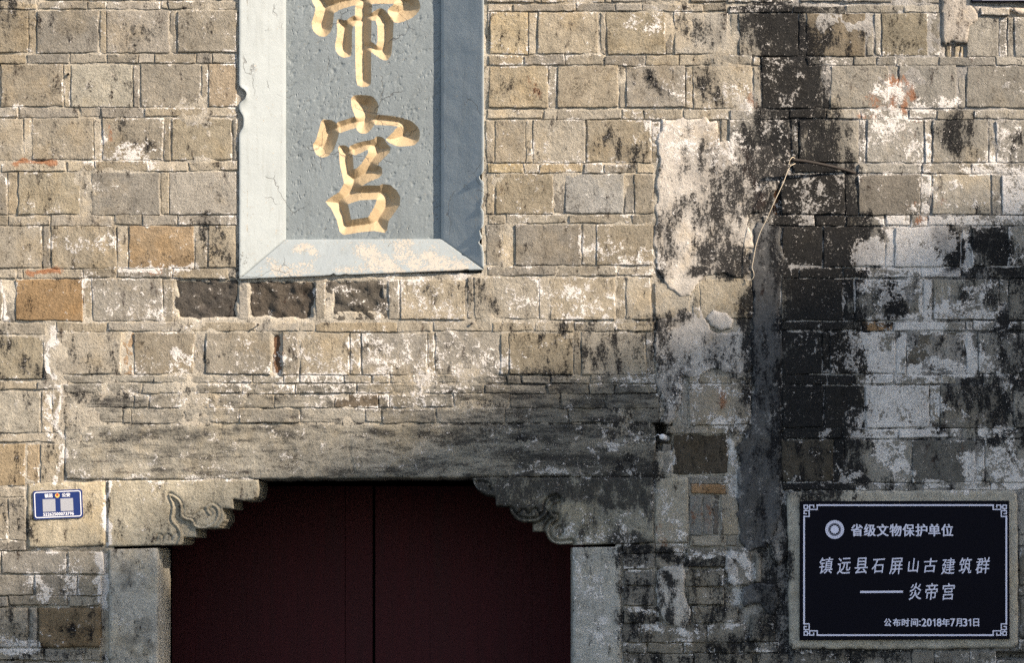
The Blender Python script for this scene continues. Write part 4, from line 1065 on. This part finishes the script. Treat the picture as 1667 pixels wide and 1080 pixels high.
# ------------------------------------------------------------------ wire, rod, nails and discs for dark holes, insulator
def tube(name, pts, r, mat, parent=None, n=7, smooth_n=5, r_end=None):
    pts = smooth_line(pts, smooth_n) if smooth_n else [np.array(p, float) for p in pts]
    C = np.array([[float(wx(p[0])), p[2], float(wz(p[1]))] for p in pts])
    T = np.gradient(C, axis=0); V = []; F = []
    for i, (c, t) in enumerate(zip(C, T)):
        t = Vector(t).normalized(); u = t.orthogonal().normalized() if i == 0 else (u - t * u.dot(t)).normalized(); w = t.cross(u)
        rr = r if r_end is None else r + (r_end - r) * i / (len(C) - 1)
        for k in range(n):
            a = 2 * math.pi * k / n
            V.append(tuple(Vector(c) + (u * math.cos(a) + w * math.sin(a)) * rr))
    m = len(C)
    for i in range(m - 1):
        for k in range(n): F.append((i*n+k, i*n+(k+1) % n, (i+1)*n+(k+1) % n, (i+1)*n+k))
    F.append(tuple(range(n))[::-1]); F.append(tuple(range((m-1)*n, m*n)))
    return make_obj(name, V, F, mat, parent)
def tag(o, label, cat, group=None):
    o['label'] = label; o['category'] = cat
    if group: o['group'] = group
rod = tube('iron_rod', [(1284,265,-.075),(1310,267,-.062),(1350,273,-.036),(1380,279,-.013),(1402,284,.012)], .0068, M_RUST, smooth_n=4)
tag(rod, 'short dark iron rod sticking out of the sooty bricks', 'rod')
wire = tube('hanging_wire', [(1291,271,-.076),(1285,274,-.082),(1281,272,-.08),(1283,265,-.083),(1287,261,-.078),(1291,264,-.068),(1288,270,-.062),(1281,279,-.068),(1271,304,-.072),(1257,334,-.07),(1247,357,-.06),(1236,380,-.05),(1229,402,-.042),(1225,425,-.036),(1223,438,-.033),(1226,446,-.031),(1225,454,-.028),(1220,458,-.024),(1216,457,-.019)], .0015, M_WIRE, smooth_n=6)
tag(wire, 'thin pale wire hanging from the iron rod', 'wire')
ins = thing('insulator', 'small white ceramic insulator lying in the dark niche beside the lintel', 'insulator', (float(wx(1083)), .03, float(wz(717))))
def lathe(name, c0, c1, prof, mat, parent, n=14):
    a = np.array(c0, float); b = np.array(c1, float); t = Vector(b - a); L = t.length; t.normalize(); u = t.orthogonal().normalized(); w = t.cross(u)
    V = []; F = []
    for s, r in prof:
        c = Vector(a) + t * (s * L)
        for k in range(n):
            q = 2 * math.pi * k / n; V.append(tuple(c + (u * math.cos(q) + w * math.sin(q)) * r))
    m = len(prof)
    for i in range(m - 1):
        for k in range(n): F.append((i*n+k, i*n+(k+1) % n, (i+1)*n+(k+1) % n, (i+1)*n+k))
    F.append(tuple(range(n))[::-1]); F.append(tuple(range((m-1)*n, m*n)))
    return make_obj(name, V, F, mat, parent)
lathe('body', (float(wx(1090)), .045, float(wz(715))), (float(wx(1076.5)), -.012, float(wz(711.5))), [(0,.008),(.2,.012),(.8,.0135),(.95,.012),(1,.008)], M_CERAMIC, ins)
tube('lead_wire', [(1077,711.5,-.011),(1073,709.5,-.016),(1070,708.5,-.014),(1066,712,.02),(1064,716,.07)], .002, M_CERAMIC, ins)
def nail(px, py, r, out, mat, label):  # also makes the dark discs that stand in for holes
    t = thing('nail', label, 'nail', (float(wx(px)), -.008, float(wz(py))), 'nails in the wall')
    z = float(wz(py)); x = float(wx(px))
    lathe('shank', (x, .02, z), (x, -out, z), [(0, r * .5), (1, r * .5)], mat, t, 8)
    lathe('head', (x, -out, z), (x, -out - .004, z + .001), [(0, r * .8), (.3, r), (.8, r), (1, r * .7)], mat, t, 10)
nail(421, 530, .0052, .028, M_RUST, 'rusty nail sticking out of the course below the carved plaque')
nail(768, 528, .0058, .0145, M_RUST, 'flat dark disc standing in for a small hole right of the carved plaque, below its corner')  # nail shape added in place of a small hole
nail(1059, 126, .0062, .0125, M_DARK, 'black round disc standing in for a dark hole in a tan brick right of the plaque')  # shade inside a small hole, painted as a black disc
nail(112, 122, .0058, .0125, M_DARK, 'black disc standing in for a dark hole in a joint left of the plaque')  # black disc gives the dark of a hole, no cavity behind it

# ------------------------------------------------------------------ street and the house whose roof shades the lower right of the wall
gm = make_obj('street', [(-300, -300, 0), (300, -300, 0), (300, 300, 0), (-300, 300, 0)], [(0, 1, 2, 3)], M_PAVE, smooth=False)
gm['kind'] = 'structure'
Y0 = 9.0
def caster(px, py):
    x, z = float(wx(px)), float(wz(py)); t = Y0 / -TOSUN.y
    return x + TOSUN.x * t, z + TOSUN.z * t
EDGE_A, EDGE_B = (0, 960), (1667, 300)
ax_, az_ = caster(*EDGE_A); bx_, bz_ = caster(*EDGE_B)
sl = (bz_ - az_) / (bx_ - ax_)
xe = ax_ - 4.2; xridge = bx_ + 2.2; xf = 2 * xridge - xe
ze = az_ + sl * (xe - ax_); zr = az_ + sl * (xridge - ax_)
hs = thing('neighbouring_house', 'tall plastered house across the lane with grey tiled gable roof', 'house', (xridge, -Y0 - 4, 0))
V = []; 
prof = [(xe + .6, 0), (xf - .6, 0), (xf - .6, ze + sl * .6 - .25), (xridge, zr - .25), (xe + .6, ze + sl * .6 - .25)]
for y in (-Y0 - .5, -Y0 - 9): V += [(x, y, z) for x, z in prof]
make_obj('house_wall', V, [(0,1,2,3,4), (9,8,7,6,5)] + [(i, 5 + i, 5 + (i + 1) % 5, (i + 1) % 5) for i in range(5)], M_HOUSE, hs, smooth=False)
for s in (0, 1):
    x_e, sg = (xe, 1) if s == 0 else (xf, -1)
    V = [(x_e, -Y0, ze), (xridge, -Y0, zr), (xridge, -Y0 - 9.4, zr), (x_e, -Y0 - 9.4, ze)]
    V += [(x, y, z - .2) for x, y, z in V]
    make_obj('roof_slope', V, [(0,1,2,3), (7,6,5,4)] + [(i, 4 + i, 4 + (i + 1) % 4, (i + 1) % 4) for i in range(4)], M_ROOF, hs, smooth=False)
for i in range(4):
    for z in (1.2, 4.6, 8.0):
        x = xe + 3 + i * 5.2
        v, f = box(x, x + 1.3, -Y0 - .52, -Y0 - .44, z, z + 1.6)
        wdo = make_obj('window', v, f, M_WOOD, hs, smooth=False)
        v, f = box(x + .1, x + 1.2, -Y0 - .43, -Y0 - .425, z + .1, z + 1.5)
        sub(wdo, make_obj('pane', v, f, M_GLASS, hs, smooth=False))
